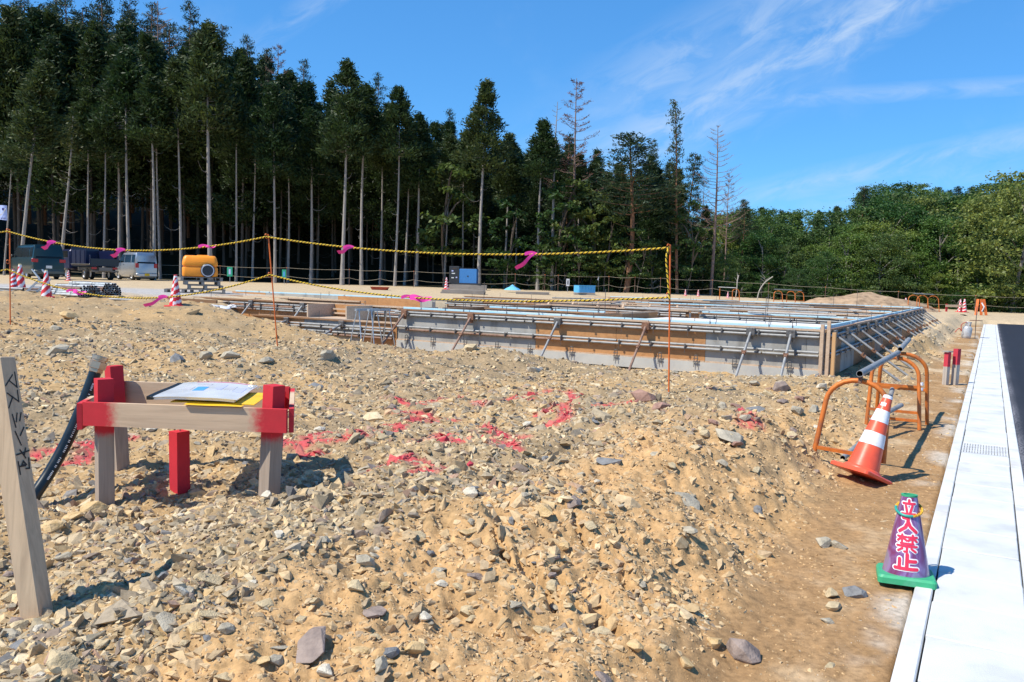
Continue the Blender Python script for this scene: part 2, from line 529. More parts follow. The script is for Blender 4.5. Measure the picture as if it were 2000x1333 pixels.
def shape_h(x, y):
    u, t = frame_ut(x, y)
    z = base_h(x, y)
    # pit round the formwork
    cu = CORNER.x * R_.x + CORNER.y * R_.y; ct = CORNER.x * D.x + CORNER.y * D.y
    a, b = cu - u, t - ct
    dx = np.maximum(np.maximum(-a, a - A_ALL - 1.2), 0); dy = np.maximum(np.maximum(-b, b - B_SIDE), 0)
    dist = np.hypot(dx, dy)
    z = lerp(-0.06, z, sm(dist, 0.35, 1.9))
    # spoil bank between the side wall and the kerb
    ub = UG - 1.18
    z = z + 0.42 * np.exp(-((u - ub) / 0.42) ** 2) * sm(t, 17.5, 20.5) * (1 - sm(t, 36, 44))
    # verge strip by the gutter, gutter and road bed
    e0 = UG - lerp(0.52, 0.80, sm(t, 3, 9)) ; e0 = e0 + .30 * vnoise(x * 1.9, y * 1.9, 8) + .10 * vnoise(x * 6, y * 6, 9)
    e1 = e0 - lerp(1.35, 0.70, sm(t, 4.2, 8))
    k = sm(u, e1, e0) * (1 - sm(t, T_END - 3, T_END + 3) * 0.7)
    k = np.where(t > T_END + 3, 0.3 * sm(u, UG - .9, UG - .6), k)
    z = lerp(z, -0.028 + 0.014 * vnoise(x * 2.2, y * 2.2, 5), k)
    kr = sm(u, UG - 0.015, UG + 0.03) * (1 - sm(t, T_END - .5, T_END + .2))
    z = lerp(z, -0.22, kr)
    return z + hill_h(x, y)
GULLY = [(1052, 1215, .030, .22), (1122, 1225, .030, .28), (1186, 1245, .045, .24), (990, 1190, .022, .15), (1240, 1200, .022, .12), (1150, 1150, .02, .12)]
def rubble_mask(x, y):
    u, t = frame_ut(x, y)
    return (1 - sm(u, UG - 1.0, UG - 0.55)) * (1 - sm(y, 22, 30) * (1 - sm(u, UG - 2.6, UG - 2.0) * (1 - sm(y, 34, 42))))
def bump_h(x, y):
    r = np.hypot(x, y)
    rm = rubble_mask(x, y)
    near = 1 - sm(r, 32, 46)
    z = 0.20 * fbm(x * 0.55, y * 0.55, 3, 3) * rm
    for hx, hy, hr, hh in HEAPS: z = z + hh * np.exp(-((x - hx) ** 2 + (y - hy) ** 2 * .6) / hr ** 2)
    z = z + near * rm * (0.074 * fbm(x * 3.1, y * 3.1, 7, 4, 0.6) + 0.034 * np.abs(fbm(x * 13, y * 13, 9, 3)) + 0.012 * vnoise(x * 31, y * 31, 13))
    ub, tb = frame_ut(x, y)
    z = z + sm(ub, UG - 3.2, UG - 2.3) * (1 - sm(tb, 8, 11)) * rm * (.085 * fbm(x * 4.3, y * 4.3, 27, 4, .55) + .035 * np.abs(vnoise(x * 11, y * 11, 28)))
    z = z + near * (0.010 * fbm(x * 9, y * 9, 19, 3) + 0.007 * fbm(x * 27, y * 27, 23, 3))
    return z
def ground_h(x, y):
    x = np.asarray(x, float); y = np.asarray(y, float)
    z = shape_h(x, y) + bump_h(x, y)
    for gx_, gy_, w, dp in GUL:
        # narrow washed-out runnels on the bank face, running down slope
        al = (x - gx_) * 0.35 + (y - gy_) * -0.94
        pe = (x - gx_) * 0.94 + (y - gy_) * 0.35 + 0.05 * vnoise(x * 9, y * 9, 31)
        z = z - dp * np.exp(-(pe / w) ** 2) * np.exp(-(al / 0.16) ** 2)
    return z
GUL = []
HEAPS = [(-.75, 13.9, .75, .16), (-.1, 13.5, .55, .10), (3.9, 11.6, .7, .12), (2.6, 10.6, .5, .08)]
def gz_(x, y): return float(ground_h(np.array([x]), np.array([y]))[0])
def on_ground(px, py, smooth=True):
    d = pix(px, py); f = shape_h if smooth else ground_h
    lo, hi = 0.5, 120.0
    ss = np.linspace(0.8, 130, 4000)
    zz = CAMZ + d.z * ss - f(d.x * ss, d.y * ss)
    k = np.argmax(zz < 0)
    if zz[k] >= 0: k = len(ss) - 1
    s0, s1 = ss[k - 1], ss[k]
    for _ in range(20):
        sm_ = (s0 + s1) / 2
        if CAMZ + d.z * sm_ - f(np.array([d.x * sm_]), np.array([d.y * sm_]))[0] < 0: s1 = sm_
        else: s0 = sm_
    s1 = (s0 + s1) / 2
    x, y = d.x * s1, d.y * s1
    return Vector((x, y, gz_(x, y)))
GUL = [(on_z(px, py, 0.02).x, on_z(px, py, 0.02).y, w, dp) for px, py, w, dp in GULLY]

# ================================================================== SETTING
# ---- red survey paint sprayed on the rubble: pairs of pixel points turned into ground points
RED = [((935, 800), (985, 792), (1040, 780)), ((1030, 788), (1035, 772), (1075, 767), (1110, 768), (1125, 785), (1112, 800), (1080, 800)),
    ((1060, 798), (1100, 803), (1160, 800)), ((1100, 803), (1105, 828), (1050, 832)), ((1045, 818), (1110, 815)),
    ((762, 790), (805, 803), (850, 792), (915, 780)), ((780, 812), (830, 812), (880, 822)), ((800, 820), (835, 814)),
    ((705, 838), (740, 828), (785, 833), (780, 845), (725, 845), (706, 838)), ((603, 858), (640, 847), (690, 852), (710, 862), (640, 870), (606, 862)), ((600, 885), (630, 880)),
    ((822, 862), (880, 848), (950, 855), (1000, 868)), ((860, 868), (905, 866)), ((950, 832), (985, 850), (1015, 852)), ((960, 870), (1010, 872)),
    ((735, 905), (800, 892), (830, 900), (860, 910), (810, 918)), ((880, 898), (925, 910), (905, 920)), ((1440, 838), (1465, 828), (1490, 835)), ((1445, 850), (1475, 845)),
    ((35, 882), (90, 870), (180, 872), (160, 890), (120, 895)), ((250, 860), (262, 862)), ((545, 872), (600, 876)), ((1185, 800), (1225, 792))]
SEG = []
for line in RED:
    pts = [on_ground(*p) for p in line]
    for a, b in zip(pts, pts[1:]): SEG.append((a.x, a.y, b.x, b.y))
SEG = np.array(SEG)
def red_paint(x, y):
    x = np.asarray(x, float); y = np.asarray(y, float)
    out = np.zeros(x.shape)
    sel = np.where((y > 4.0) & (y < 14) & (np.abs(x) < 7))[0]
    if len(sel) == 0: return out
    xs, ys = x[sel], y[sel]
    dm = np.full(xs.shape, 9.0)
    for ax, ay, bx, by in SEG:
        vx, vy = bx - ax, by - ay
        t = np.clip(((xs - ax) * vx + (ys - ay) * vy) / (vx * vx + vy * vy + 1e-9), 0, 1)
        dm = np.minimum(dm, np.hypot(xs - ax - t * vx, (ys - ay - t * vy)))
    w = 0.070 + 0.06 * vnoise(xs * 6, ys * 6, 41)
    out[sel] = np.clip(1.35 - dm / w, 0, 1) * sm(vnoise(xs * 22, ys * 22, 43), -.5, -.15)
    return out
REDC = np.array([0.60, 0.035, 0.075])

def soil_colour(x, y):
    u, t = frame_ut(x, y)
    n1 = fbm(x * .8, y * .8, 51, 4); n2 = fbm(x * 6, y * 6, 55, 4)
    c = np.zeros(x.shape + (3,))
    tan = np.array([.43, .285, .14]); grey = np.array([.34, .245, .14]); brown = np.array([.36, .215, .10]); lot = np.array([.50, .385, .245]); och = np.array([.53, .325, .15])
    c[:] = grey
    k = sm(n1, -.25, .35)
    c = c + (tan - c) * k[..., None]
    # fresh sandy bank near the verge
    bank = sm(u + .25 * n2, UG - 2.5, UG - 1.9) * (1 - sm(t + .4 * n1, 5.6, 7.6))
    bank = np.maximum(bank, .6 * sm(u, UG - 2.2, UG - 1.3) * (1 - sm(t, 9, 12)))
    c = c + (och - c) * (bank * .9)[..., None]
    strip = sm(u + .16 * n2 + .12 * n1, UG - 1.0, UG - .66) * (1 - sm(t, 44, 50))
    wet = sm(n1 + .35 * n2, -.1, .5)
    stripc = brown + (np.array([.50, .37, .23]) - brown) * wet[..., None]
    c = c + (stripc - c) * strip[..., None]
    # white concrete dust by the gutter
    dust = sm(u, UG - .30, UG - .02) * sm(fbm(x * 2.5, y * 2.5, 61, 4), -.05, .45) * (1 - sm(t, 46, 52))
    c = c + (np.array([.60, .55, .47]) - c) * (dust * .75)[..., None]
    far = sm(y, 20, 27) * (1 - strip)
    c = c + (lot - c) * far[..., None]
    blue = sm(x, -21, -17) * 0 + sm(-x, 8, 11) * sm(y, 24, 27) * (1 - sm(y, 32, 36))
    c = c + (np.array([.40, .39, .38]) - c) * (blue * .9)[..., None]
    wood_ = sm(y, 60.5, 63.5)  # near-black floor under the trees: forest shade painted into the soil colour
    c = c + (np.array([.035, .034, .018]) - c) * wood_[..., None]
    c = c * (1 + .20 * n2)[..., None]
    p = red_paint(x, y)
    return np.clip(c + (REDC - c) * (p * .75)[..., None], .01, 1)

def build_ground():
    th = np.concatenate([np.linspace(-180, -46, 34)[:-1], np.linspace(-46, 44, 470), np.linspace(44, 180, 34)[1:]])
    rr = np.concatenate([[0.0, .5, .9], np.geomspace(1.5, 26, 450), np.geomspace(26.3, 75, 130), np.geomspace(80, 420, 16)])
    A, RR = np.meshgrid(np.radians(th), rr)
    X, Y = RR * np.sin(A), RR * np.cos(A)
    Z = ground_h(X.ravel(), Y.ravel())
    # beyond the forest the land is carried by the hill sheet
    V = np.c_[X.ravel(), Y.ravel(), Z]
    m, n = RR.shape
    idx = np.arange(m * n).reshape(m, n)
    Q = np.stack([idx[:-1, :-1], idx[:-1, 1:], idx[1:, 1:], idx[1:, :-1]], -1).reshape(-1, 4)
    Q = Q[:, ::-1]
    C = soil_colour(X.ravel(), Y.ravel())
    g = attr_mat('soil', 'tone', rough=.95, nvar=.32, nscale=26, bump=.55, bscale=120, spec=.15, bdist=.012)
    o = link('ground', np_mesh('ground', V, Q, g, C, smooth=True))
    tag(o, 'stony tan earth of the building plot with a brown verge', None, None, 'structure')
    return o
GROUND = build_ground()

# ---- asphalt road and concrete gutter
def UT(u, t, z=0.0):
    p = R_ * u + D * t
    return Vector((p.x, p.y, z))
def road_mat():
    m = bpy.data.materials.new('asphalt'); m.use_nodes = True
    t = NT(m.node_tree); b = m.node_tree.nodes['Principled BSDF']
    tcn = t.new('ShaderNodeTexCoord'); ob = tcn.outputs['Object']
    ag = t.noise(ob, 180, 3, .7); big = t.noise(ob, 1.1, 5, .6)
    c = t.ramp(ag, [(.3, (.009, .010, .015)), (.55, (.018, .020, .028)), (.8, (.042, .044, .055))])
    # pale scuffs of concrete dust dragged along the edge
    mp = t.mapping(ob, scale=(16, 1.1, 1), rot=(0, 0, math.radians(30)))
    sc = t.noise(mp, 1.0, 6, .7, .4)
    msk = t.math('MULTIPLY', t.sstep(sc, .58, .76), t.sstep(big, .44, .62))
    at = t.new('ShaderNodeAttribute', attribute_name='paint')
    msk = t.math('MAXIMUM', t.math('MULTIPLY', msk, .5), t.math('MULTIPLY', at.outputs['Fac'], t.sstep(t.noise(ob, 40, 5, .7), .40, .62)))
    c = t.mix(msk, c, (.42, .41, .45, 1))
    t.link(c, b.inputs['Base Color']); b.inputs['Roughness'].default_value = .82; b.inputs['Specular IOR Level'].default_value = .3
    bn = t.new('ShaderNodeBump'); bn.inputs['Strength'].default_value = .6; bn.inputs['Distance'].default_value = .004
    t.link(ag, bn.inputs['Height']); t.link(bn.outputs[0], b.inputs['Normal'])
    return m
u0 = UG + GW
mb = MB()
us = [u0 + .004, u0 + .035, u0 + .09, u0 + .2, u0 + .5, u0 + 1.2, u0 + 3, u0 + 6.5]
ts = list(np.linspace(-8, T_END - .6, 160))
for t_ in ts:
    for k, uu in enumerate(us): mb.v.append(tuple(UT(uu, t_ + .25 * vnoise(uu * 2, 3.0) * (t_ > 40) if t_ > 45 else t_, -.016 if k else -.02)))
for i in range(len(ts) - 1):
    for k in range(len(us) - 1):
        a = i * len(us) + k
        mb.f.append((a, a + 1, a + 1 + len(us), a + len(us))); mb.m.append(0)
def edge_dust(v):
    uu = v.x * R_.x + v.y * R_.y
    tt = v.x * D.x + v.y * D.y
    return max(0.0, 1 - (uu - u0) / .10) * (.75 + .25 * math.sin(tt * 2.1)) * .8
road = mb.build('asphalt_road', road_mat(), paint=edge_dust)
tag(road, 'new black asphalt road beside the white concrete gutter', None, None, 'structure')

conc = mat('fresh_concrete', (.60, .61, .61), .8, var=.07, scale=2.2, bump=.3, bscale=150, col2=(.49, .50, .485), place=True, dirt=(.44, .40, .33))
conc_edge = mat('kerb_concrete', (.62, .625, .62), .8, var=.06, scale=4.0, bump=.2, bscale=120, col2=(.51, .51, .50), place=True, dirt=(.42, .36, .28))
gut = thing('concrete_gutter', 'new white concrete gutter with cover slabs running along the black road', 'gutter', tuple(UT(UG + GW / 2, 20)))
gut['kind'] = 'structure'
def slab_run(name, ua, ub, z1, z0, L, t0, t1, m, gap=.008, jig=.0):
    proto = None; t_ = t0; i = 0
    while t_ < t1:
        if proto is None:
            b_ = MB(); Rm = Matrix((R_, D, UP)).transposed()
            b_.box((0, 0, (z1 - z0) / 2), (ub - ua, L - gap, z1 - z0), Rm, 0, .006)
            proto = b_.build(name, m, None, local=True)
            o = proto
        else:
            o = proto.copy(); COL.objects.link(o)
        o.parent = gut
        o.location = UT((ua + ub) / 2 + random.uniform(-jig, jig), t_ + L / 2, z0 + random.uniform(-jig, jig) * .6) - gut.location
        t_ += L; i += 1
slab_run('edge_block', UG, UG + .085, 0.0, -.25, 2.0, -3, T_END - 3, conc_edge, .007)
slab_run('edge_block', UG + GW - .085, UG + GW, 0.0, -.25, 2.0, -3, T_END - 3, conc_edge, .007)
GRATE_T = 9.11
slab_run('cover_slab', UG + .092, UG + GW - .092, -.002, -.10, .5, .6, GRATE_T - .01, conc, .014, .003)
slab_run('cover_slab', UG + .092, UG + GW - .092, -.002, -.10, .5, GRATE_T + .61, T_END - 3.2, conc, .014, .003)
galv = mat('galvanised_steel', (.55, .57, .58), .42, .75, var=.14, scale=20, bump=.1, bscale=60)
gr = MB()
Rm = Matrix((R_, D, UP)).transposed()
for k in range(17): gr.box(UT(UG + .1 + k * .0238, GRATE_T + .3, -.02), (.0165, .57, .036), Rm)
gr.box(UT(UG + GW / 2, GRATE_T + .3, -.032), (GW - .19, .575, .03), Rm)
for k in range(5): gr.box(UT(UG + GW / 2, GRATE_T + .02 + k * .14, -.013), (GW - .2, .008, .02), Rm)
gr.build('grating', mat('pale_grating', (.58, .585, .585), .7, .0, var=.08), gut)

# ---- trees
def leaf_quads(C, Dv, Lh, W, r):
    """one quad per row: centre C, long axis Dv, half length Lh, width W"""
    n = len(C)
    Dv = Dv / (np.linalg.norm(Dv, axis=1, keepdims=True) + 1e-9)
    s = r.normal(size=(n, 3)); s -= Dv * (s * Dv).sum(1, keepdims=True); s /= np.linalg.norm(s, axis=1, keepdims=True) + 1e-9
    a, b = Dv * Lh[:, None], s * W[:, None] / 2
    V = np.stack([C - a - b * .55, C - a * .1 - b - Dv * 0, C + a, C - a * .1 + b], 1)
    V[:, 0] = C - a
    return V.reshape(-1, 3), np.arange(n * 4).reshape(n, 4)
def foliage_mesh(name, V, Q, base, r, m, top=None, var=.35, tip=None):
    n = len(Q)
    k = (1 + var * r.normal(size=(n, 1)).clip(-1.8, 1.8) * .6)
    col = np.array(base)[None, :] * k
    yel = (r.random((n, 1)) < .18)
    col = np.where(yel, col * np.array([1.45, 1.25, .9]), col)
    return np_mesh(name, V, Q, m, np.repeat(col.clip(.004, .4), 4, 0))
leafm = attr_mat('needle_foliage', 'tone', rough=.55, nvar=.15, nscale=2, bump=0, rand=.5, spec=.3, transl=.28)
leafm2 = attr_mat('broad_foliage', 'tone', rough=.5, nvar=.15, nscale=2, bump=0, rand=.8, spec=.35, transl=.38)
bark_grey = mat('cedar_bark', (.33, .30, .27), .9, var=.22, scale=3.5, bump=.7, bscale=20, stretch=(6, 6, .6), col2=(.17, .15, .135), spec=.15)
bark_dark = mat('shaded_cedar_bark', (.13, .105, .085), .95, var=.22, scale=3.5, bump=.5, bscale=20, stretch=(6, 6, .6), spec=.1)  # darker copy of the cedar bark, with forest shade put into its colour
bark_red = mat('pine_bark', (.26, .14, .085), .9, var=.25, scale=4, bump=.7, bscale=24, stretch=(3, 3, 1), col2=(.12, .075, .055), spec=.15)
bark_dead = mat('dead_pine_bark', (.27, .185, .15), .9, var=.2, scale=4, bump=.5, bscale=24, stretch=(3, 3, 1), col2=(.15, .10, .085), spec=.15)
bark_leaf = mat('broadleaf_bark', (.22, .20, .17), .9, var=.25, scale=4, bump=.5, bscale=24, stretch=(3, 3, 1), col2=(.10, .085, .07), spec=.15)
Z = Vector((0, 0, 1))

def trunk_pts(h, bend, r, lean=(0, 0), n=9):
    ph = r.random() * 6.28
    return [Vector((lean[0] * h * q + bend * math.sin(q * 4 + ph) - bend * math.sin(ph), lean[1] * h * q + bend * math.cos(q * 3 + ph) - bend * math.cos(ph), h * q)) for q in np.linspace(0, 1, n)]
def at_h(pts, q):
    k = min(int(q * (len(pts) - 1)), len(pts) - 2); f = q * (len(pts) - 1) - k
    return pts[k].lerp(pts[k + 1], f)

def cedar(seed, h=20.0, cs=.5, R=2.3, r0=.145, dead=14, lean=(0, 0), clumps=80, per=112, base=(.040, .070, .021), sparse=False):
    r = np.random.default_rng(seed)
    tp = trunk_pts(h, .12, r, lean)
    tb = MB(); tb.tube(tp, [r0 * (1.25 if i == 0 else 1) * (1 - .9 * i / 8) + .012 for i in range(9)], 9)
    for k in range(dead):
        q = cs * (.22 + .85 * (k + r.random()) / dead)
        p = at_h(tp, q); a = r.random() * 6.28; L = .35 + 1.3 * r.random() ** 2
        up = .10 + .5 * r.random()
        pts = [p + Vector((math.cos(a) * L * s, math.sin(a) * L * s, -.55 * L * math.sin(s * 2.2) * .6 + up * L * s * s)) for s in (0, .3, .6, .85, 1)]
        tb.tube(pts, [.022, .018, .014, .009, .004], 4, cap=False)
    # crown: drooping branch sprays gathered in clumps round a narrow cone
    n = clumps
    q = np.sort(r.random(n) ** .9)
    zc = h * (cs - .03 + (1.02 - cs) * q)
    env = R * np.clip((1 - q) ** .72, .05, 1) * (.70 + .75 * r.random(n)) * np.where(q < .12, .55 + 3 * q, 1)
    an = r.random(n) * 6.28
    rad = env * np.sqrt(r.uniform(.15, 1, n))
    cx = np.array([at_h(tp, min(z / h, .999)) for z in zc])
    cc = np.c_[cx[:, 0] + np.cos(an) * rad, cx[:, 1] + np.sin(an) * rad, zc - .12 * rad]
    cr = .42 + .32 * (1 - q)
    idx = np.repeat(np.arange(n), per)
    off = r.normal(size=(n * per, 3)) * np.array([.62, .62, .50]) * cr[idx][:, None]
    C = cc[idx] + off
    out = np.c_[np.cos(an)[idx], np.sin(an)[idx], np.full(n * per, .55)] + r.normal(size=(n * per, 3)) * .55
    V, Q = leaf_quads(C, out, r.uniform(.12, .30, len(C)), r.uniform(.085, .17, len(C)), r)
    for k in range(0, n, 2):
        p = Vector((cx[k][0], cx[k][1], zc[k] - .25))
        tb.tube([p, Vector(cc[k])], [.03, .008], 3, cap=False)
    return tb, V, Q, base, r
def pine(seed, h=15.0, cs=.45, R=2.8, r0=.17, bend=.35, lean=(0, 0), pads=46, per=120, base=(.040, .068, .030), flat=True, dead=8, narrow=False):
    r = np.random.default_rng(seed)
    tp = trunk_pts(h, bend, r, lean, 11)
    tb = MB(); tb.tube(tp, [r0 * (1 - .86 * i / 10) + .012 for i in range(11)], 9)
    for k in range(dead):
        q = cs * (.35 + .6 * r.random()); p = at_h(tp, q); a = r.random() * 6.28; L = .5 + 1.3 * r.random()
        tb.tube([p, p + Vector((math.cos(a) * L * .5, math.sin(a) * L * .5, .05)), p + Vector((math.cos(a) * L, math.sin(a) * L, .35 * L))], [.03, .02, .006], 4, cap=False)
    Vs, ctr, ori = [], [], []
    n = pads
    for k in range(n):
        q = (k + r.random() * .7) / n
        z = cs + (1 - cs) * q
        env = R * ((1 - q) ** .75 * (.35 if narrow else .85) + .12) * (.55 + .65 * r.random())
        if not narrow: env *= min(1, .5 + q * 2.2)
        a = k * 2.4 + r.normal() * .5
        p = at_h(tp, min(z, .998)); up = (.16 if not narrow else .30) * env
        e = p + Vector((math.cos(a) * env, math.sin(a) * env, up))
        mid = p.lerp(e, .55) + Vector((0, 0, -.06 * env))
        tb.tube([p, mid, e], [.045 * (1 - q) + .018, .03 * (1 - q) + .012, .006], 4, cap=False)
        m_ = int(per * (.5 + env / R * .8))
        s = r.uniform(.42, 1.08, m_)
        c = np.array(p)[None] + (np.array(e) - np.array(p))[None] * s[:, None]
        w = .16 + .22 * env * .45
        c = c + r.normal(size=(m_, 3)) * np.array([w, w, .10 + .05 * env])
        ctr.append(c)
        ori.append(np.c_[np.full(m_, math.cos(a)), np.full(m_, math.sin(a)), np.full(m_, .6)] + r.normal(size=(m_, 3)) * .7)
    C = np.concatenate(ctr); O = np.concatenate(ori)
    V, Q = leaf_quads(C, O, r.uniform(.09, .20, len(C)), r.uniform(.05, .11, len(C)), r)
    return tb, V, Q, base, r
def dead_pine(seed, h=15.0, cs=.4, R=2.2, lean=(0, 0), n=46, twigs=7, needles=0):
    r = np.random.default_rng(seed)
    tp = trunk_pts(h, .10, r, lean, 10)
    tb = MB(); tb.tube(tp, [.15 * (1 - .93 * i / 9) + .008 for i in range(10)], 8)
    C, O = [], []
    for k in range(n):
        q = (k + r.random()) / n; z = cs + (.99 - cs) * q
        L = R * ((1 - q) ** .8 + .10) * (.6 + .5 * r.random()); a = k * 2.399 + r.normal() * .4
        p = at_h(tp, min(z, .995)); d = Vector((math.cos(a), math.sin(a), 0))
        pts = [p, p + d * L * .4 + Z * L * .04, p + d * L * .75 + Z * L * .16, p + d * L + Z * L * .36]
        tb.tube(pts, [.030 * (1 - q) + .014, .020 * (1 - q) + .011, .012, .006], 4, cap=False)
        for j in range(twigs):
            s = .3 + .68 * (j + r.random()) / twigs
            b = pts[0].lerp(pts[3], s); b.z = p.z + L * (.36 * s * s)
            sd = d.cross(Z) * (1 if j % 2 else -1)
            l2 = L * .30 * (1.15 - s) + .16
            e = b + sd * l2 * .75 + d * l2 * .6 + Z * l2 * .45
            tb.tube([b, e], [.010, .004], 3, cap=False)
            if needles:
                m_ = needles
                cc = np.array(b)[None] + (np.array(e - b))[None] * r.uniform(.2, 1.1, m_)[:, None] + r.normal(size=(m_, 3)) * .06
                C.append(cc); O.append(np.tile(np.array(sd + d + Z * .5), (m_, 1)) + r.normal(size=(m_, 3)) * .5)
    V = Q = None
    if needles:
        C = np.concatenate(C); O = np.concatenate(O)
        V, Q = leaf_quads(C, O, r.uniform(.06, .12, len(C)), r.uniform(.03, .07, len(C)), r)
    return tb, V, Q, (.17, .10, .075), r
def broadleaf(seed, h=9.0, R=3.2, cs=.2, clumps=78, per=125, base=(.060, .105, .024), r0=.13, leaf=.125, limbs=9, lay=.5):
    r = np.random.default_rng(seed)
    tp = trunk_pts(h * .8, .25, r, (0, 0), 7)
    tb = MB(); tb.tube(tp, [r0 * (1 - .8 * i / 6) + .01 for i in range(7)], 8)
    n = clumps
    q = r.random(n)
    zc = h * (cs + (1 - cs) * q)
    env = R * np.sqrt(np.clip(1 - (2 * (q - .38) / 1.3) ** 2, .08, 1)) * (.8 + .35 * r.random(n))
    an = r.random(n) * 6.28; rad = env * r.uniform(.25, 1, n) ** .5
    cc = np.c_[np.cos(an) * rad, np.sin(an) * rad, zc]
    for k in range(limbs):
        j = r.integers(n); p = at_h(tp, min(.95, max(.2, zc[j] / h - .1)))
        e = Vector(cc[j]); tb.tube([p, p.lerp(e, .5) + Vector((0, 0, .25)), e], [.06, .04, .01], 5, cap=False)
    cr = r.uniform(.36, .80, n) * R / 3
    idx = np.repeat(np.arange(n), per)
    off = r.normal(size=(n * per, 3)) * np.array([.62, .62, .62 * lay]) * cr[idx][:, None]
    C = cc[idx] + off
    O = off + np.array([0, 0, -.15]) + r.normal(size=(n * per, 3)) * .45
    tone = np.repeat(r.uniform(.75, 1.3, n), per)
    V, Q = leaf_quads(C, O, leaf * r.uniform(.6, 1.2, len(C)), leaf * r.uniform(.7, 1.2, len(C)), r)
    return tb, V, Q, base, r
class Species:
    """meshes of one grown tree, shared by every copy of it"""
    def __init__(s, name, gen, bark, leafmat):
        tb, V, Q, base, r = gen
        o = tb.build(name + '_trunk', bark, None, local=True, smooth=60, recalc=False)
        s.trunk = o.data; bpy.data.objects.remove(o)
        s.crown = foliage_mesh(name + '_crown', V, Q, base, r, leafmat) if V is not None else None
        s.name = name
        s.h = max(v[2] for v in tb.v)
    def plant(s, loc, label, group=None, h=None, rz=None, tilt=(0, 0), wide=1.0, cat='tree'):
        k = 1.0 if h is None else h / s.h
        e = thing(s.name, label, cat, loc, rz if rz is not None else random.random() * 6.28, group)
        e.rotation_mode = 'XYZ'
        e.rotation_euler = (tilt[1], tilt[0], 0)          # lean first ...
        e.rotation_mode = 'QUATERNION'
        e.rotation_quaternion = Matrix.Rotation(tilt[0], 3, 'Y').to_quaternion() @ Matrix.Rotation(tilt[1], 3, 'X').to_quaternion() @ Matrix.Rotation(rz if rz is not None else random.random() * 6.28, 3, 'Z').to_quaternion()
        e.scale = (k * wide, k * wide, k)
        link('trunk', s.trunk, e)
        if s.crown is not None: link('crown', s.crown, e)
        return e
CED = [Species('cedar_tree', cedar(100 + i, 20, cs, R, .14 + .025 * (i % 3), dd, clumps=cl_), bark_grey, leafm) for i, (cs, R, dd, cl_) in enumerate([(.67, 2.3, 9, 70), (.72, 2.0, 14, 60), (.61, 2.5, 6, 84), (.74, 2.1, 11, 56), (.57, 2.2, 7, 88)])]
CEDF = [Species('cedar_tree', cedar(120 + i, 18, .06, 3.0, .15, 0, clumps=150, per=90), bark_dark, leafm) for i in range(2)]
CEDM = [Species('cedar_tree', cedar(126 + i, 20, .42 - .10 * i, 2.7, .13, 8, clumps=110, per=90, base=(.034, .060, .018)), bark_dark, leafm) for i in range(2)]  # inner-row cedars: bark and needles coloured darker to give the forest's shade
CEDS = Species('cedar_tree', cedar(131, 15, .62, .8, .16, 26, clumps=26, per=22, base=(.07, .09, .03)), bark_grey, leafm)
PIN = [Species('pine_tree', pine(200 + i, 15, cs, R, .16), bark_red, leafm) for i, (cs, R) in enumerate([(.50, 3.0), (.35, 2.6), (.55, 2.4)])]
PINB = [Species('pine_tree', pine(220 + i, 20, .35, 3.2, .17, .15, pads=60, per=90, base=(.045, .078, .048)), bark_red, leafm) for i in range(2)]
PINN = Species('pine_tree', pine(231, 16, .30, 2.2, .14, .25, pads=50, per=64, narrow=True, base=(.055, .085, .035)), bark_red, leafm)
DEADP = [Species('dead_pine_tree', dead_pine(300, 16, .42, 2.7, needles=4, twigs=8), bark_dead, leafm), Species('dead_pine_tree', dead_pine(301, 14, .40, 3.0, n=54, twigs=9), bark_dead, leafm)]
SNAG = Species('dead_tree', dead_pine(305, 14, .80, .9, n=9, twigs=3), bark_grey, leafm)
BRO = [Species('broadleaf_tree', broadleaf(400 + i, 9, 3.2, .12, base=b_), bark_leaf, leafm2) for i, b_ in enumerate([(.112, .190, .036), (.092, .165, .036), (.112, .178, .044), (.078, .138, .038)])]
BROS = [Species('broadleaf_tree', broadleaf(420 + i, 6, 1.25, .25, clumps=34, per=40, base=(.075, .125, .03), r0=.03, leaf=.13, limbs=4), bark_dark, leafm2) for i in range(2)]
SHR = [Species('shrub', broadleaf(440 + i, 2.2, 1.3, .03, clumps=30, per=44, base=(.065, .118, .025), r0=.03, leaf=.10, limbs=5), bark_leaf, leafm2) for i in range(2)]

def base_at(px, y):
    """ground point on depth line y seen at photo column px (near the horizon)"""
    d = pix(px, 556 if px < 1300 else 590); s = y / d.y
    return d.x * s, y
def plant_px(sp, px, ptop, y, label, group=None, lean_px=0.0, wide=1.0, cat='tree', rz=None):
    x, y = base_at(px, y); z = gz_(x, y) - .1
    zt = on_y(px, ptop, y).z
    h = max(1.0, zt - z)
    return sp.plant((x, y, z), label, group, h, rz=rz, tilt=(lean_px / F * y / h, 0), wide=wide, cat=cat)
MARKS = [(-1e4, 'past the left edge'), (0, 'the blue banner'), (70, 'the teal van'), (130, 'the dump truck'), (215, 'the silver minivan'), (310, 'the spiral striped cone'), (365, 'the orange tank'), (440, 'the left green sign'), (500, 'the middle orange pin'),
    (600, 'the ribbon right of the middle pin'), (700, 'the red trough'), (790, 'the cone by the generator'), (870, 'the blue generator'), (940, 'the blue tarp'), (1010, 'the long pink ribbon'), (1090, 'the blue crate'), (1180, 'the spreading red pine'),
    (1260, 'the right orange pin'), (1345, 'the bare dead pine'), (1410, 'the far twisted sapling'), (1500, 'the far orange arches'), (1600, 'the earth heap, left side'), (1670, 'the earth heap, right side'), (1740, 'the arches right of the heap'),
    (1840, 'the striped pair of cones'), (1900, 'the folding orange sign'), (1955, 'the far end of the black road'), (2010, 'past the right edge')]
def mark(px):
    m_ = [n for a, n in MARKS if px >= a][-1]
    return m_ if m_.startswith('past') else 'behind ' + m_
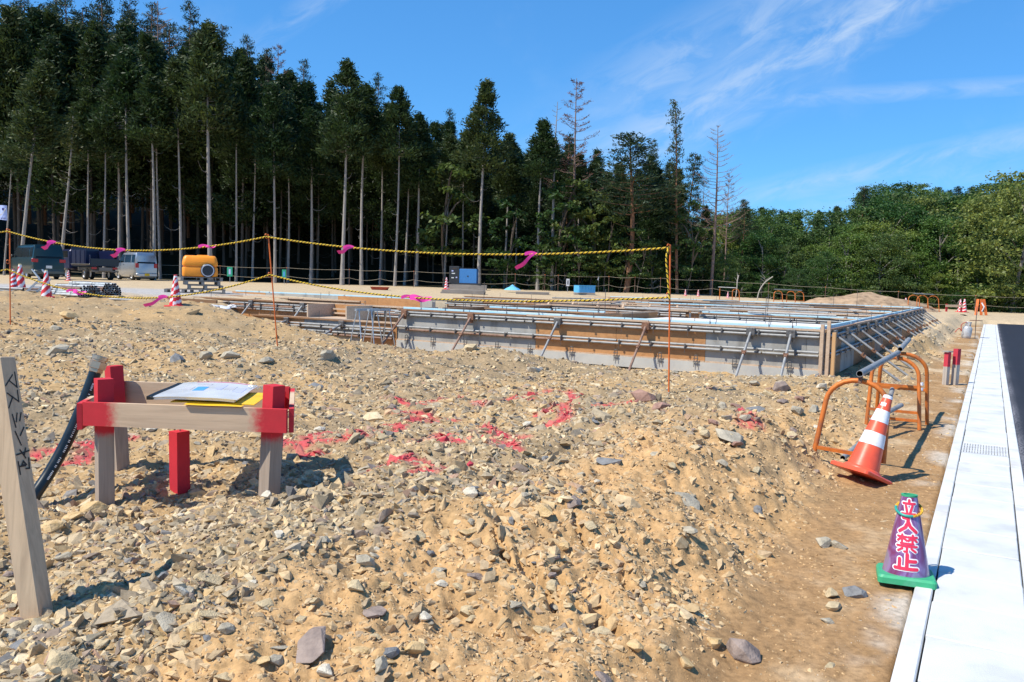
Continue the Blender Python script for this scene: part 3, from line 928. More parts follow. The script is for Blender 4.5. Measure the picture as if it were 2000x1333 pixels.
front = [(38, 118, 56, 4, 60), (8, 250, 60, 3, 20), (118, 225, 60, 1, 22), (172, 175, 62, 0, 0), (203, 205, 61, 3, 2), (233, 150, 64, 4, -4), (253, 95, 61, 0, 2), (301, 150, 60, 1, -2),
    (313, 185, 63, 3, -2), (354, 120, 61, 0, -6), (411, 45, 60, 2, 0), (461, 170, 62, 3, 4), (493, 210, 64, 0, 2), (537, 165, 61, 4, -3), (562, 250, 65, 1, 0), (607, 215, 63, 2, 2),
    (668, 122, 60, 2, 2), (706, 165, 62, 1, 4), (742, 230, 65, 3, 0), (771, 172, 61, 0, 2), (790, 240, 65, 4, 3), (813, 225, 63, 2, 0), (868, 265, 63, 3, 3), (904, 260, 65, 0, 0),
    (935, 158, 60, 2, 3), (985, 262, 64, 4, 0), (1050, 235, 60, 1, 3), (1008, 300, 65, 3, 0), (1130, 300, 63, 2, -3), (1165, 330, 64, 4, 0), (1280, 330, 64, 0, -4), (1190, 350, 65, 2, 0)]
fr = sorted(front)
for i, (px, pt, y, v, ln) in enumerate(fr):
    sp = CEDS if px in (118,) else CED[v]
    lab = ('leaning cedar at the forest edge beside the blue banner' if px == 38 else
           'nearly bare cedar with dead branches left of the silver minivan' if px == 118 else
           f'tall straight cedar, {nth(i)} bare trunk from the left along the forest edge')
    plant_px(sp, px, pt, y, lab, 'cedars along the forest edge', ln, wide=.92 + .2 * random.random())
# trees with a look of their own on the right half
plant_px(DEADP[0], 1122, 152, 62, 'tall dead pine with rusty needles rising above the dark cedars', 'pines at the forest edge', -6, 1.0)
plant_px(SNAG, 1078, 198, 61, 'thin dead grey snag left of the rusty dead pine', 'pines at the forest edge', 4)
plant_px(PIN[0], 1223, 268, 60, 'spreading red pine with flat pads and a reddish trunk', 'pines at the forest edge', -2, 1.75)
plant_px(PINN, 1322, 198, 60, 'slender living pine with a curved red trunk behind the right orange pole', 'pines at the forest edge', -30, .9)
plant_px(DEADP[1], 1388, 246, 61, 'bare brown dead pine standing against the blue sky', 'pines at the forest edge', -3, 1.05)
plant_px(DEADP[1], 1362, 345, 64, 'small grey dead pine left of the large bare one', 'pines at the forest edge', 6, .8)
plant_px(DEADP[0], 1412, 338, 63, 'small half-dead pine right of the large bare one', 'pines at the forest edge', 4, .8)
plant_px(PIN[1], 1340, 300, 64, 'green pine crowded behind the slender curved pine', 'pines at the forest edge', 0, .9)
plant_px(PIN[2], 1305, 320, 65, 'dark green pine between the spreading pine and the curved pine', 'pines at the forest edge', 0, 1.0)
plant_px(PIN[1], 1110, 262, 64, 'green pine at the foot of the rusty dead pine', 'pines at the forest edge', 0, .8)
plant_px(PIN[2], 1440, 392, 66, 'low dark pine right of the bare dead pines', 'pines at the forest edge', 0, .9)
for px, pt, y, k in [(1150, 320, 63.5, 0), (1205, 335, 64, 1), (1262, 300, 63.5, 0), (1318, 330, 64.5, 1), (1085, 300, 64, 1), (1370, 400, 64, 0)]:
    plant_px(CEDF[k], px, pt, y, 'full dark cedar filling the gap between the pines, ' + mark(px), 'full cedars between the pines', 0, .95)
# green understorey saplings in front of the trunks
for px, pt, k, y in [(1085, 405, 0, 59.5), (1108, 360, 1, 60.5), (1180, 430, 0, 59.5), (1245, 450, 1, 59), (990, 420, 0, 60), (870, 330, 1, 61), (1150, 380, 1, 61), (1210, 470, 0, 60), (1270, 470, 1, 60.5), (1340, 430, 0, 60), (1128, 470, 0, 59), (1060, 480, 1, 59)]:
    plant_px(BROS[k], px, pt, y, f'slim light green sapling, top at {"low" if pt > 420 else "mid"} height, {mark(px)}', 'saplings under the cedars', 0, 1.1)
# deep rows behind: dark mass of the plantation
r2 = np.random.default_rng(5)
sky_l = [(-420, -60), (0, -15), (200, -10), (300, 25), (400, 45), (470, 80), (540, 100), (600, 130), (700, 165), (780, 200), (880, 225), (980, 268), (1060, 255), (1190, 290), (1300, 325), (1350, 395)]
rown = {67: 'second', 71: 'third', 75: 'fourth', 80: 'fifth', 86: 'rearmost'}
def skyline(px):
    return float(np.interp(px, [a for a, _ in sky_l], [b for _, b in sky_l]))
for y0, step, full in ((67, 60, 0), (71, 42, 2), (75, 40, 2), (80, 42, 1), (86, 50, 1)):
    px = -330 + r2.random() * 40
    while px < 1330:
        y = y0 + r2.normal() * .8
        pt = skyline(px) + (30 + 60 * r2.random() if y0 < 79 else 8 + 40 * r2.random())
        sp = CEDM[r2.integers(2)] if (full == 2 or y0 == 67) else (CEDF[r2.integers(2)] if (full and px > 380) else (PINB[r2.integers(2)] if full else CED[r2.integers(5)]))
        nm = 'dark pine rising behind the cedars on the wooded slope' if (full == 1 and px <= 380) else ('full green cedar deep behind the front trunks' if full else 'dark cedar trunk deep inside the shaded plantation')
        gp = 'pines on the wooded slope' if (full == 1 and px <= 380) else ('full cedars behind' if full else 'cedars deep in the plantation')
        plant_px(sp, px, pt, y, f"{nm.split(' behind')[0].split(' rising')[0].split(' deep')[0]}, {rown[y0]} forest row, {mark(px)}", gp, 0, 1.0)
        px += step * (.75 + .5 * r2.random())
for px, pt, y in [(368, 5, 78), (300, 8, 79), (255, -5, 80), (205, -30, 78), (140, -35, 79), (60, -30, 80), (438, 52, 79), (478, 72, 80), (735, 145, 79), (590, 118, 80), (520, 96, 79), (870, 215, 82), (1265, 275, 70)]:
    plant_px(PINB[int(px) % 2], px, pt, y, 'blue-green pine top standing above the cedar skyline, ' + mark(px), 'pines above the cedar skyline', 0, .8)
plant_px(DEADP[0], 538, 84, 77, 'rust-brown dead pine top poking above the cedar skyline', None, 0, .8)
plant_px(DEADP[1], 316, 2, 76, 'bare dead pine crown showing between the green pine tops', None, 0, 1)
# broadleaf wood on the right
rsky = [(1330, 430), (1430, 405), (1480, 400), (1560, 412), (1620, 400), (1660, 372), (1750, 362), (1880, 362), (1950, 352), (2000, 352), (2300, 345)]
def rsk(px): return float(np.interp(px, [a for a, _ in rsky], [b for _, b in rsky]))
for row, (y0, step, lo) in enumerate(((61.5, 62, 135), (64.5, 56, 85), (68, 52, 58), (73, 50, 34), (80, 44, 14), (90, 42, 4))):
    px = 1400 + 20 * r2.random() if row < 3 else 1350
    while px < 2330:
        y = y0 + r2.normal() * .7
        pt = rsk(px) + lo * (.6 + .8 * r2.random())
        if row >= 4 and px > 1640 and r2.random() < .55: sp, nm, gp = PIN[r2.integers(3)], 'distant pine on the ridge above the broadleaf wood', 'pines on the right ridge'
        elif row >= 2 and px < 1640 and r2.random() < .6: sp, nm, gp = CEDF[r2.integers(2)], 'bushy dark cedar among the broadleaf trees', 'cedars in the broadleaf wood'
        else: sp, nm, gp = BRO[r2.integers(4)], ['leafy green tree at the front of the broadleaf wood', 'rounded green tree inside the broadleaf wood'][row > 1], ['front broadleaf trees', 'inner broadleaf trees'][row > 1]
        plant_px(sp, px, pt, y, f"{nm.split(' at the')[0].split(' inside')[0].split(' on the')[0].split(' among')[0]}, right wood row {row + 1}, {mark(px)}", gp, 0, (1.0 + .25 * r2.random()) if sp in BRO else 1.0)
        px += step * (.75 + .5 * r2.random())
plant_px(PIN[1], 1668, 366, 74, 'layered pine standing at the left end of the right ridge', None, 0, .8)
plant_px(BRO[2], 1975, 352, 60, 'big yellow-green tree at the far right edge', None, 0, 1.1)
for i in range(46):
    px = 1390 + 640 * r2.random(); y = 59.6 + r2.random() * 1.6
    plant_px(SHR[i % 2], px, 548 + 26 * r2.random() + (px - 1400) * .02, y, 'low green bush before the broadleaf wood, ' + mark(px), 'bushes at the wood edge', 0, 1.0, 'shrub')
for i in range(26):
    px = 960 + 420 * r2.random(); y = 60.5 + r2.random() * 3
    plant_px(SHR[i % 2], px, 520 + 30 * r2.random(), y, 'low bush among the cedar trunks ' + mark(px), 'bushes among the cedar trunks', 0, .8, 'shrub')
for px, y in [(1436, 58.8), (1480, 59)]:
    pass

# ================================================================== RUBBLE
def hull_rock(seed, n=11, flat=(1, .8, .55)):
    r = random.Random(seed)
    bm = bmesh.new()
    for _ in range(n):
        v = Vector((r.gauss(0, 1), r.gauss(0, 1), r.gauss(0, 1))).normalized() * r.uniform(.82, 1.05)
        bm.verts.new((v.x * flat[0], v.y * flat[1], v.z * flat[2]))
    g = bmesh.ops.convex_hull(bm, input=bm.verts[:])
    bmesh.ops.delete(bm, geom=[e for e in g['geom_interior'] if isinstance(e, bmesh.types.BMVert)], context='VERTS')
    bmesh.ops.triangulate(bm, faces=bm.faces[:])
    bm.verts.index_update()
    V = np.array([v.co[:] for v in bm.verts]); Q = np.array([[v.index for v in f.verts] for f in bm.faces])
    bm.free()
    return V, Q
TONES = np.array([(.55, .405, .23), (.48, .37, .23), (.42, .34, .23), (.35, .285, .205), (.30, .23, .175), (.18, .17, .16), (.36, .235, .165), (.59, .475, .305), (.53, .38, .20)])
TW = np.array([.22, .22, .17, .11, .06, .025, .035, .09, .07]); TW = TW / TW.sum()
def rubble_field(x, y):
    """local share of stones and how coarse they are"""
    u, t = frame_ut(x, y)
    bank = np.maximum(sm(u, UG - 2.5, UG - 1.9) * (1 - sm(t, 5.6, 7.6)), .7 * sm(u, UG - 2.2, UG - 1.3) * (1 - sm(t, 9, 12)))
    sand = bank * sm(fbm(x * 1.1, y * 1.1, 71, 3), -.6, .05)
    strip = sm(u, UG - .95, UG - .62)
    sand2 = sm(fbm(x * .7 + 5, y * .7, 73, 3), .05, .45) * .6
    spoil = sm(u, UG - 2.6, UG - 2.0) * (1 - sm(t, 38, 44))
    dens = (1 - .55 * sand) * (1 - .93 * strip) * (1 - .35 * sand2) * (1 - sm(y, 21, 27) * (1 - spoil)) * (u < UG - .03)
    cu = CORNER.x * R_.x + CORNER.y * R_.y; ct = CORNER.x * D.x + CORNER.y * D.y
    a, b = cu - u, t - ct
    inside = (a > -.12) & (a < A_ALL + .2) & (b > -.12) & (b < B_SIDE + .2)
    dens = np.where(inside, 0, dens)
    mound = sm(-x, 3.5, 7) * sm(y, 14.5, 17)
    dens = dens * (1 - .6 * mound)
    coarse = 1 - .38 * sand - .3 * strip - .35 * mound
    return dens, coarse, sand
def scatter(n, smin, smed, slog, smax, rgrow, seed, hulls, r0=1.7, r1=38.0, sink=.25, verge=False, sandy=False):
    r = np.random.default_rng(seed)
    th = np.radians(r.uniform(-43, 40, n)); rr = np.exp(r.uniform(math.log(r0), math.log(r1), n))
    x, y = rr * np.sin(th), rr * np.cos(th)
    dens, coarse, sand = rubble_field(x, y)
    if verge:
        vu, vt = frame_ut(x, y); dens = ((vu > UG - .55) & (vu < UG - .01)) * (.25 + .75 * sm(vu, UG - .4, UG - .05)) * (.25 + sm(fbm(x * 1.5, y * 1.5, 83, 3), -.2, .4))
    if sandy: dens = (.15 + .85 * sand) * (dens > .02) * (coarse > .35)
    keep = r.random(n) < dens
    x, y, rr, coarse, sand = x[keep], y[keep], rr[keep], coarse[keep], sand[keep]
    n = len(x)
    s = np.clip(smed * np.exp(r.normal(size=n) * slog) * coarse + rgrow * rr, smin, smax)
    patch = fbm(x * 1.3, y * 1.3, 77, 3)
    s *= 1 + .35 * patch
    z = ground_h(x, y) - s * sink * .95
    ti = r.choice(len(TONES), n, p=TW)
    warm = sm(sand + .35 * fbm(x * .9, y * .9, 79, 3), .1, .6)
    col = TONES[ti] * .93 * (1 + .18 * r.normal(size=(n, 1)).clip(-2, 2))
    col = col + (np.array([.55, .38, .205]) - col) * (warm * .65)[:, None]
    if sandy: col = np.array([.54, .355, .18]) * r.uniform(.8, 1.12, (n, 1))
    if verge: col = np.array([.50, .45, .37]) * r.uniform(.55, 1.25, (n, 1))
    p = red_paint(x, y) * (r.random(n) < .72)
    col = np.clip(col + (REDC * r.uniform(.75, 1.1, (n, 1)) - col) * (p * r.uniform(.5, .96, n))[:, None], .02, .8)
    hi = r.integers(len(hulls), size=n)
    yaw = r.random(n) * 6.28; tx = r.normal(size=n) * .5; ty = r.normal(size=n) * .5
    asp = r.uniform(.7, 1.35, n)
    Vs, Qs, Cs, off = [], [], [], 0
    for k, (HV, HQ) in enumerate(hulls):
        sel = np.where(hi == k)[0]
        if len(sel) == 0: continue
        m, q = len(HV), len(HQ)
        v = HV[None] * s[sel][:, None, None] * np.stack([asp[sel], 1 / asp[sel], np.ones(len(sel))], 1)[:, None, :]
        c1, s1 = np.cos(tx[sel])[:, None], np.sin(tx[sel])[:, None]
        vy, vz = v[..., 1] * c1 - v[..., 2] * s1, v[..., 1] * s1 + v[..., 2] * c1
        c2, s2 = np.cos(ty[sel])[:, None], np.sin(ty[sel])[:, None]
        vx, vz = v[..., 0] * c2 + vz * s2, -v[..., 0] * s2 + vz * c2
        c3, s3 = np.cos(yaw[sel])[:, None], np.sin(yaw[sel])[:, None]
        X, Y = vx * c3 - vy * s3, vx * s3 + vy * c3
        Vs.append(np.stack([X + x[sel][:, None], Y + y[sel][:, None], vz + z[sel][:, None]], -1).reshape(-1, 3))
        Qs.append((HQ[None] + (np.arange(len(sel)) * m)[:, None, None]).reshape(-1, 3) + off)
        Cs.append(np.repeat(col[sel], m, 0)); off += m * len(sel)
    return np.concatenate(Vs), np.concatenate(Qs), np.concatenate(Cs)
stone_m = attr_mat('broken_stone', 'tone', rough=.92, nvar=.26, nscale=38, bump=.5, bscale=70, spec=.2, bdist=.006)
H1 = [hull_rock(i, 9 + i % 4, (1, .55 + .4 * random.random(), .32 + .3 * random.random())) for i in range(24)]
H2 = [hull_rock(60 + i, 7, (1, .8, .6)) for i in range(12)]
parts_ = [scatter(80000, .012, .020, .52, .085, .0019, 21, H1), scatter(96000, .006, .0105, .35, .022, .0010, 22, H2, 1.8, 18.0),
          scatter(11500, .035, .041, .40, .125, .0024, 23, H1, 2.0, 22.0), scatter(26000, .010, .016, .45, .045, .0010, 25, H2, 1.9, 12.0, sandy=True), scatter(60000, .003, .0062, .6, .03, .0004, 24, H2, 2.2, 16.0, verge=True)]
Vs, Qs, Cs, of = [], [], [], 0
for v, q, c in parts_:
    Vs.append(v); Qs.append(q + of); Cs.append(c); of += len(v)
gv = link('rubble', np_mesh('rubble', np.concatenate(Vs), np.concatenate(Qs), stone_m, np.concatenate(Cs)))
tag(gv, 'broken tan and grey stone rubble strewn over the plot', None, None, 'stuff')

# the stones one can pick out singly
ROCKV = {}
def rock_mesh(tone, k):
    key = (tone, k)
    if key not in ROCKV:
        r = random.Random(900 + k)
        V, Q = hull_rock(500 + k, 15 + k % 7, (1, .62 + .3 * r.random(), .36 + .3 * r.random()))
        me = np_mesh('rock', V, Q, rock_mats[tone])
        b = bmesh.new(); b.from_mesh(me)
        bmesh.ops.bevel(b, geom=b.edges[:], offset=.02, segments=1, affect='EDGES')
        b.to_mesh(me); b.free()
        ROCKV[key] = me
    return ROCKV[key]
def rockmat(name, a, b_, fleck):
    m = mat(name, a, .92, var=.25, scale=1.3, bump=.7, bscale=7, col2=b_, spec=.2)
    return m
rock_mats = {'tan': rockmat('tan_rock', (.52, .41, .25), (.40, .31, .18), 0), 'ochre': rockmat('ochre_rock', (.57, .40, .205), (.44, .29, .12), 0),
             'grey': rockmat('grey_rock', (.40, .35, .265), (.28, .245, .185), 0), 'purplish': rockmat('purple_brown_rock', (.29, .225, .19), (.20, .155, .135), 0),
             'slate blue': rockmat('slate_rock', (.215, .215, .215), (.13, .13, .135), 0), 'red-brown': rockmat('red_brown_rock', (.33, .20, .155), (.22, .13, .105), 0),
             'pale': rockmat('pale_rock', (.60, .54, .43), (.48, .42, .32), 0)}
def rock(px, py, wpx, tone, label, group=None, flat=1.0, k=None, sink=.28, p=None):
    p = p or on_ground(px, py, False)
    dist = (p - Vector((0, 0, CAMZ))).length
    s = wpx / 2 * dist / F * .98
    o = bpy.data.objects.new('rock', rock_mesh(tone, random.randrange(12) if k is None else k)); COL.objects.link(o)
    o.location = p + Vector((0, 0, s * .45 * flat - s * sink)); o.scale = (s, s, s * flat)
    o.rotation_euler = (random.gauss(0, .22), random.gauss(0, .22), random.random() * 6.28)
    return tag(o, label, 'rock', group)
named_rocks = [
    (138, 622, 38, 'ochre', 'smooth tan boulder near the left orange pole, on the crest of the rubble'),
    (108, 645, 30, 'grey', 'grey pointed rock just left of the tan boulder by the left orange pole'),
    (112, 690, 42, 'grey', 'triangular grey rock below the left orange pole'),
    (375, 612, 42, 'tan', 'flat tan rock right in front of the striped cone on the mound'),
    (102, 1035, 52, 'ochre', 'ochre boulder between the leaning stake and the batter frame'),
    (180, 1005, 58, 'ochre', 'rounded ochre boulder at the foot of the left front batter post'),
    (140, 1015, 44, 'ochre', 'ochre rock wedged between the two ochre boulders by the batter frame'),
    (408, 1140, 60, 'tan', 'pale tan block in line with the shadow of the leaning stake'),
    (365, 1160, 34, 'grey', 'grey stone touching the pale tan block beside the stake shadow'),
    (320, 1130, 34, 'slate blue', 'blue-grey shard at the tip of the stake shadow'),
    (330, 1215, 62, 'grey', 'long flat grey slab below the stake shadow'),
    (120, 1300, 70, 'tan', 'broad pale boulder at the bottom left corner'),
    (40, 1230, 48, 'tan', 'rounded rock right beside the base of the leaning stake'),
    (610, 1262, 108, 'purplish', 'large flat purple-grey slab at the bottom, left of centre'),
    (545, 1265, 48, 'grey', 'smooth greenish-grey stone touching the large purple-grey slab'),
    (730, 1195, 62, 'purplish', 'tilted purple-grey slab with a ragged edge, lower middle'),
    (512, 1290, 42, 'ochre', 'small ochre rock below the purple-grey slab'),
    (715, 1100, 48, 'grey', 'pale grey angular block alone in the lower middle rubble'),
    (913, 1200, 44, 'tan', 'round tan boulder with a dark fragment beside it'),
    (915, 1040, 58, 'ochre', 'flat ochre slab set in the sandy soil, centre'),
    (918, 968, 46, 'pale', 'pale block below the red painted marks, centre'),
    (1060, 1005, 52, 'ochre', 'ochre rock with a dark hollow beneath, middle of the bank'),
    (1000, 1020, 26, 'slate blue', 'small slate blue stone on the sandy bank'),
    (1340, 975, 74, 'grey', 'long pale grey slab sloping down the bank towards the cone'),
    (1190, 900, 66, 'slate blue', 'flat blue-grey slab on the crest right of the red paint'),
    (715, 915, 52, 'grey', 'flat grey slab just left of the lowest red paint mark'),
    (885, 925, 44, 'tan', 'pale block right under the lowest red paint mark'),
    (975, 875, 58, 'purplish', 'purplish slab smeared with red paint'),
    (1255, 780, 62, 'red-brown', 'reddish split rock at the foot of the right orange pole'),
    (1290, 800, 46, 'red-brown', 'reddish flake leaning on the split rock by the right orange pole'),
    (1042, 726, 38, 'pale', 'pale pointed rock in front of the orange formwork panels'),
    (1525, 762, 44, 'purplish', 'dark purplish rock heap block left of the barricade'),
    (1475, 805, 44, 'slate blue', 'blue-grey block in the hollow left of the barricade'),
    (1425, 850, 70, 'grey', 'long grey slab pointing at the red mark left of the barricade'),
    (1605, 760, 34, 'pale', 'pale stone at the foot of the corner timbers'),
    (1395, 1258, 50, 'ochre', 'ochre rock at the bottom edge of the bank'),
    (1450, 1280, 78, 'purplish', 'big dark rock at the toe of the bank, lower right'),
    (1340, 1300, 44, 'ochre', 'ochre block at the toe of the bank, left of the big dark rock'),
    (1235, 1265, 54, 'ochre', 'rounded clod below the washed-out runnels'),
    (1672, 1165, 54, 'slate blue', 'grey wedge-shaped stone on the verge below the purple cone'),
    (1622, 1165, 40, 'tan', 'tan stone, top of the little pile on the verge left of the purple cone'),
    (1628, 1190, 44, 'tan', 'tan stone in the middle of the little pile on the verge'),
    (1615, 1215, 30, 'grey', 'grey stone, lowest of the little pile on the verge'),
    (1610, 1065, 44, 'grey', 'grey shard at the toe of the bank left of the purple cone'),
    (1640, 1070, 36, 'grey', 'second grey shard beside the verge, right of the first'),
    (1620, 1300, 30, 'tan', 'flat tan stone on the verge near the bottom edge'),
    (1345, 1040, 40, 'grey', 'squat grey block halfway down the bank'),
    (1120, 985, 40, 'purplish', 'dark cracked rock on the brow of the bank'),
    (1480, 1000, 30, 'slate blue', 'dark pointed stone on the sandy slope below the cone'),
    (345, 705, 34, 'slate blue', 'bluish rock straight above the brass hose fitting'),
    (400, 700, 40, 'grey', 'pointed grey rock above the batter frame'),
    (450, 700, 46, 'grey', 'pair-topped grey rock above the clipboard'),
    (620, 755, 50, 'slate blue', 'flat blue-grey plate of rock right of the right batter post'),
    (612, 725, 28, 'purplish', 'dark upright shard above the flat blue-grey plate'),
    (640, 700, 52, 'grey', 'broad grey rock right of the middle orange pole'),
    (520, 710, 40, 'grey', 'dark grey block left of the middle orange pole'),
    (920, 685, 44, 'tan', 'tan clod on the soil crest before the formwork'),
    (1780, 700, 22, 'grey', 'stone beside the far leg of the barricade')]
for (px, py, w, tone, lab) in named_rocks:
    rock(px, py, w, tone, lab, None, flat=.55 if ('slab' in lab or 'flat' in lab or 'plate' in lab) else 1.0)
for i in range(26):
    rpx, rpy = random.uniform(1340, 1590), random.uniform(745, 880)
    rock(rpx, rpy, random.uniform(14, 34), random.choice(('purplish', 'grey', 'red-brown', 'tan', 'grey', 'purplish')), 'dark angular rock in the hollow left of the barricade', 'dark rocks in the hollow by the barricade', flat=random.uniform(.7, 1.2), sink=.32)
LM = [(70, 1200, 'leaning lettered stake'), (350, 950, 'short red stake'), (205, 980, 'left front batter post'), (525, 970, 'right front batter post'), (543, 685, 'middle orange pin'), (1306, 773, 'right orange pin'), (20, 640, 'left orange pin'), (640, 860, 'leftmost loop of red paint'), (860, 910, 'lowest red paint mark'), (1090, 790, 'upper right red paint'), (800, 800, 'red cross-shaped paint mark'), (1470, 845, 'red mark by the barricade'), (610, 1262, 'large flat purple-grey slab'), (120, 1300, 'broad pale corner boulder'), (408, 1140, 'pale tan block'), (1120, 1220, 'washed-out runnels'), (1190, 900, 'flat blue-grey slab'), (918, 968, 'pale block below the paint'), (1340, 975, 'long pale grey slab'), (1450, 1280, 'big dark rock at the bank toe'), (300, 700, 'brass hose end'), (960, 700, 'soil crest before the formwork'), (1600, 760, 'formwork corner'), (913, 1200, 'round tan boulder'), (715, 1100, 'pale grey angular block'), (640, 700, 'broad grey rock by the middle pin')]
rr = np.random.default_rng(88)
cnt = 0; used_l = set(); tries = 0
lab_zone = [('left foreground', 'in the near rubble left of the batter frame shadow'), ('middle', ''), ]
while cnt < 205 and tries < 6000:
    tries += 1
    px, py = rr.uniform(-40, 1620), 640 + 690 * rr.random() ** 1.15
    p = on_ground(px, py, False)
    dn, cs_, sd = rubble_field(np.array([p.x]), np.array([p.y]))
    if rr.random() > dn[0] or p.y > 22 or red_paint(np.array([p.x]), np.array([p.y]))[0] > .3: continue
    if px > 1300 and py > 1000 and rr.random() < .7: continue
    tone = str(rr.choice(['tan', 'ochre', 'grey', 'purplish', 'slate blue', 'pale'], p=[.27, .20 , .27, .10, .06, .10]))
    dist = p.length
    w = rr.uniform(.035, .10) * F / dist * (1.25 if dist > 6 else 1)
    if w < 13: continue
    zone = 'near rubble' if p.y < 5 else ('middle rubble' if p.y < 9 else 'far rubble')
    lm = min(LM, key=lambda q: (q[0] - px) ** 2 + 2 * (q[1] - py) ** 2); ddx, ddy = px - lm[0], py - lm[1]
    rel = ('right of' if ddx > 0 else 'left of') if abs(ddx) > abs(ddy) * 1.6 else ('nearer than' if ddy > 0 else 'beyond')
    szn = 'small' if w < 20 else ('fist-sized' if w < 32 else 'large')
    lbl = f'{szn} {tone} stone lying {rel} the {lm[2]}'
    if lbl in used_l: continue
    used_l.add(lbl)
    rock(px, py, w, tone, f'{szn} {tone} stone lying {rel} the {lm[2]}', f'{tone} stones in the {zone}', flat=rr.uniform(.6, 1.1), p=p)
    cnt += 1

# ================================================================== FORMWORK
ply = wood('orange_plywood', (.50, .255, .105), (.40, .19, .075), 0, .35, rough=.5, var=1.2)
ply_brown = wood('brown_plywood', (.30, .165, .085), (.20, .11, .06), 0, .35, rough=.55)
ply_grey = mat('cement_stained_plywood', (.34, .325, .295), .75, var=.20, scale=2.6, bump=.25, bscale=60, col2=(.22, .205, .18), stretch=(1, 1, .35))
batten_m = wood('batten_timber', (.55, .40, .28), (.42, .29, .19), 0, .6)
batten_o = wood('fresh_orange_batten', (.60, .36, .17), (.48, .27, .12), 2, .6)
pipe_m = mat('scaffold_pipe_zinc', (.30, .30, .295), .55, .25, var=.16, scale=9, bump=.08, bscale=50, col2=(.21, .205, .20))
rust_pipe = mat('rusty_pipe', (.27, .17, .125), .75, .2, var=.25, scale=12, bump=.3, bscale=60, col2=(.17, .09, .06))
rusty = mat('rust', (.23, .12, .075), .85, .1, var=.3, scale=25, bump=.4, bscale=80, col2=(.12, .06, .04))
dark_in = mat('pipe_inside', (.07, .05, .04), .9)
foam = mat('blue_insulation_foam', (.46, .66, .74), .75, var=.06, scale=4, col2=(.34, .64, .80), spec=.3)
footing_m = mat('footing_concrete', (.46, .45, .41), .85, var=.10, scale=3, bump=.25, bscale=70, col2=(.42, .41, .385))
slab_m = mat('pale_slab_concrete', (.70, .70, .68), .85, var=.06, scale=1.6, bump=.15, bscale=50, col2=(.58, .575, .55))
steel = mat('dark_steel', (.19, .18, .17), .5, .7, var=.2, scale=30, col2=(.12, .10, .09))
rebar_m = mat('rebar', (.17, .15, .14), .6, .6, var=.25, scale=30, col2=(.14, .08, .05))
WS = {'g': ply_grey, 'o': ply, 'b': ply_brown}

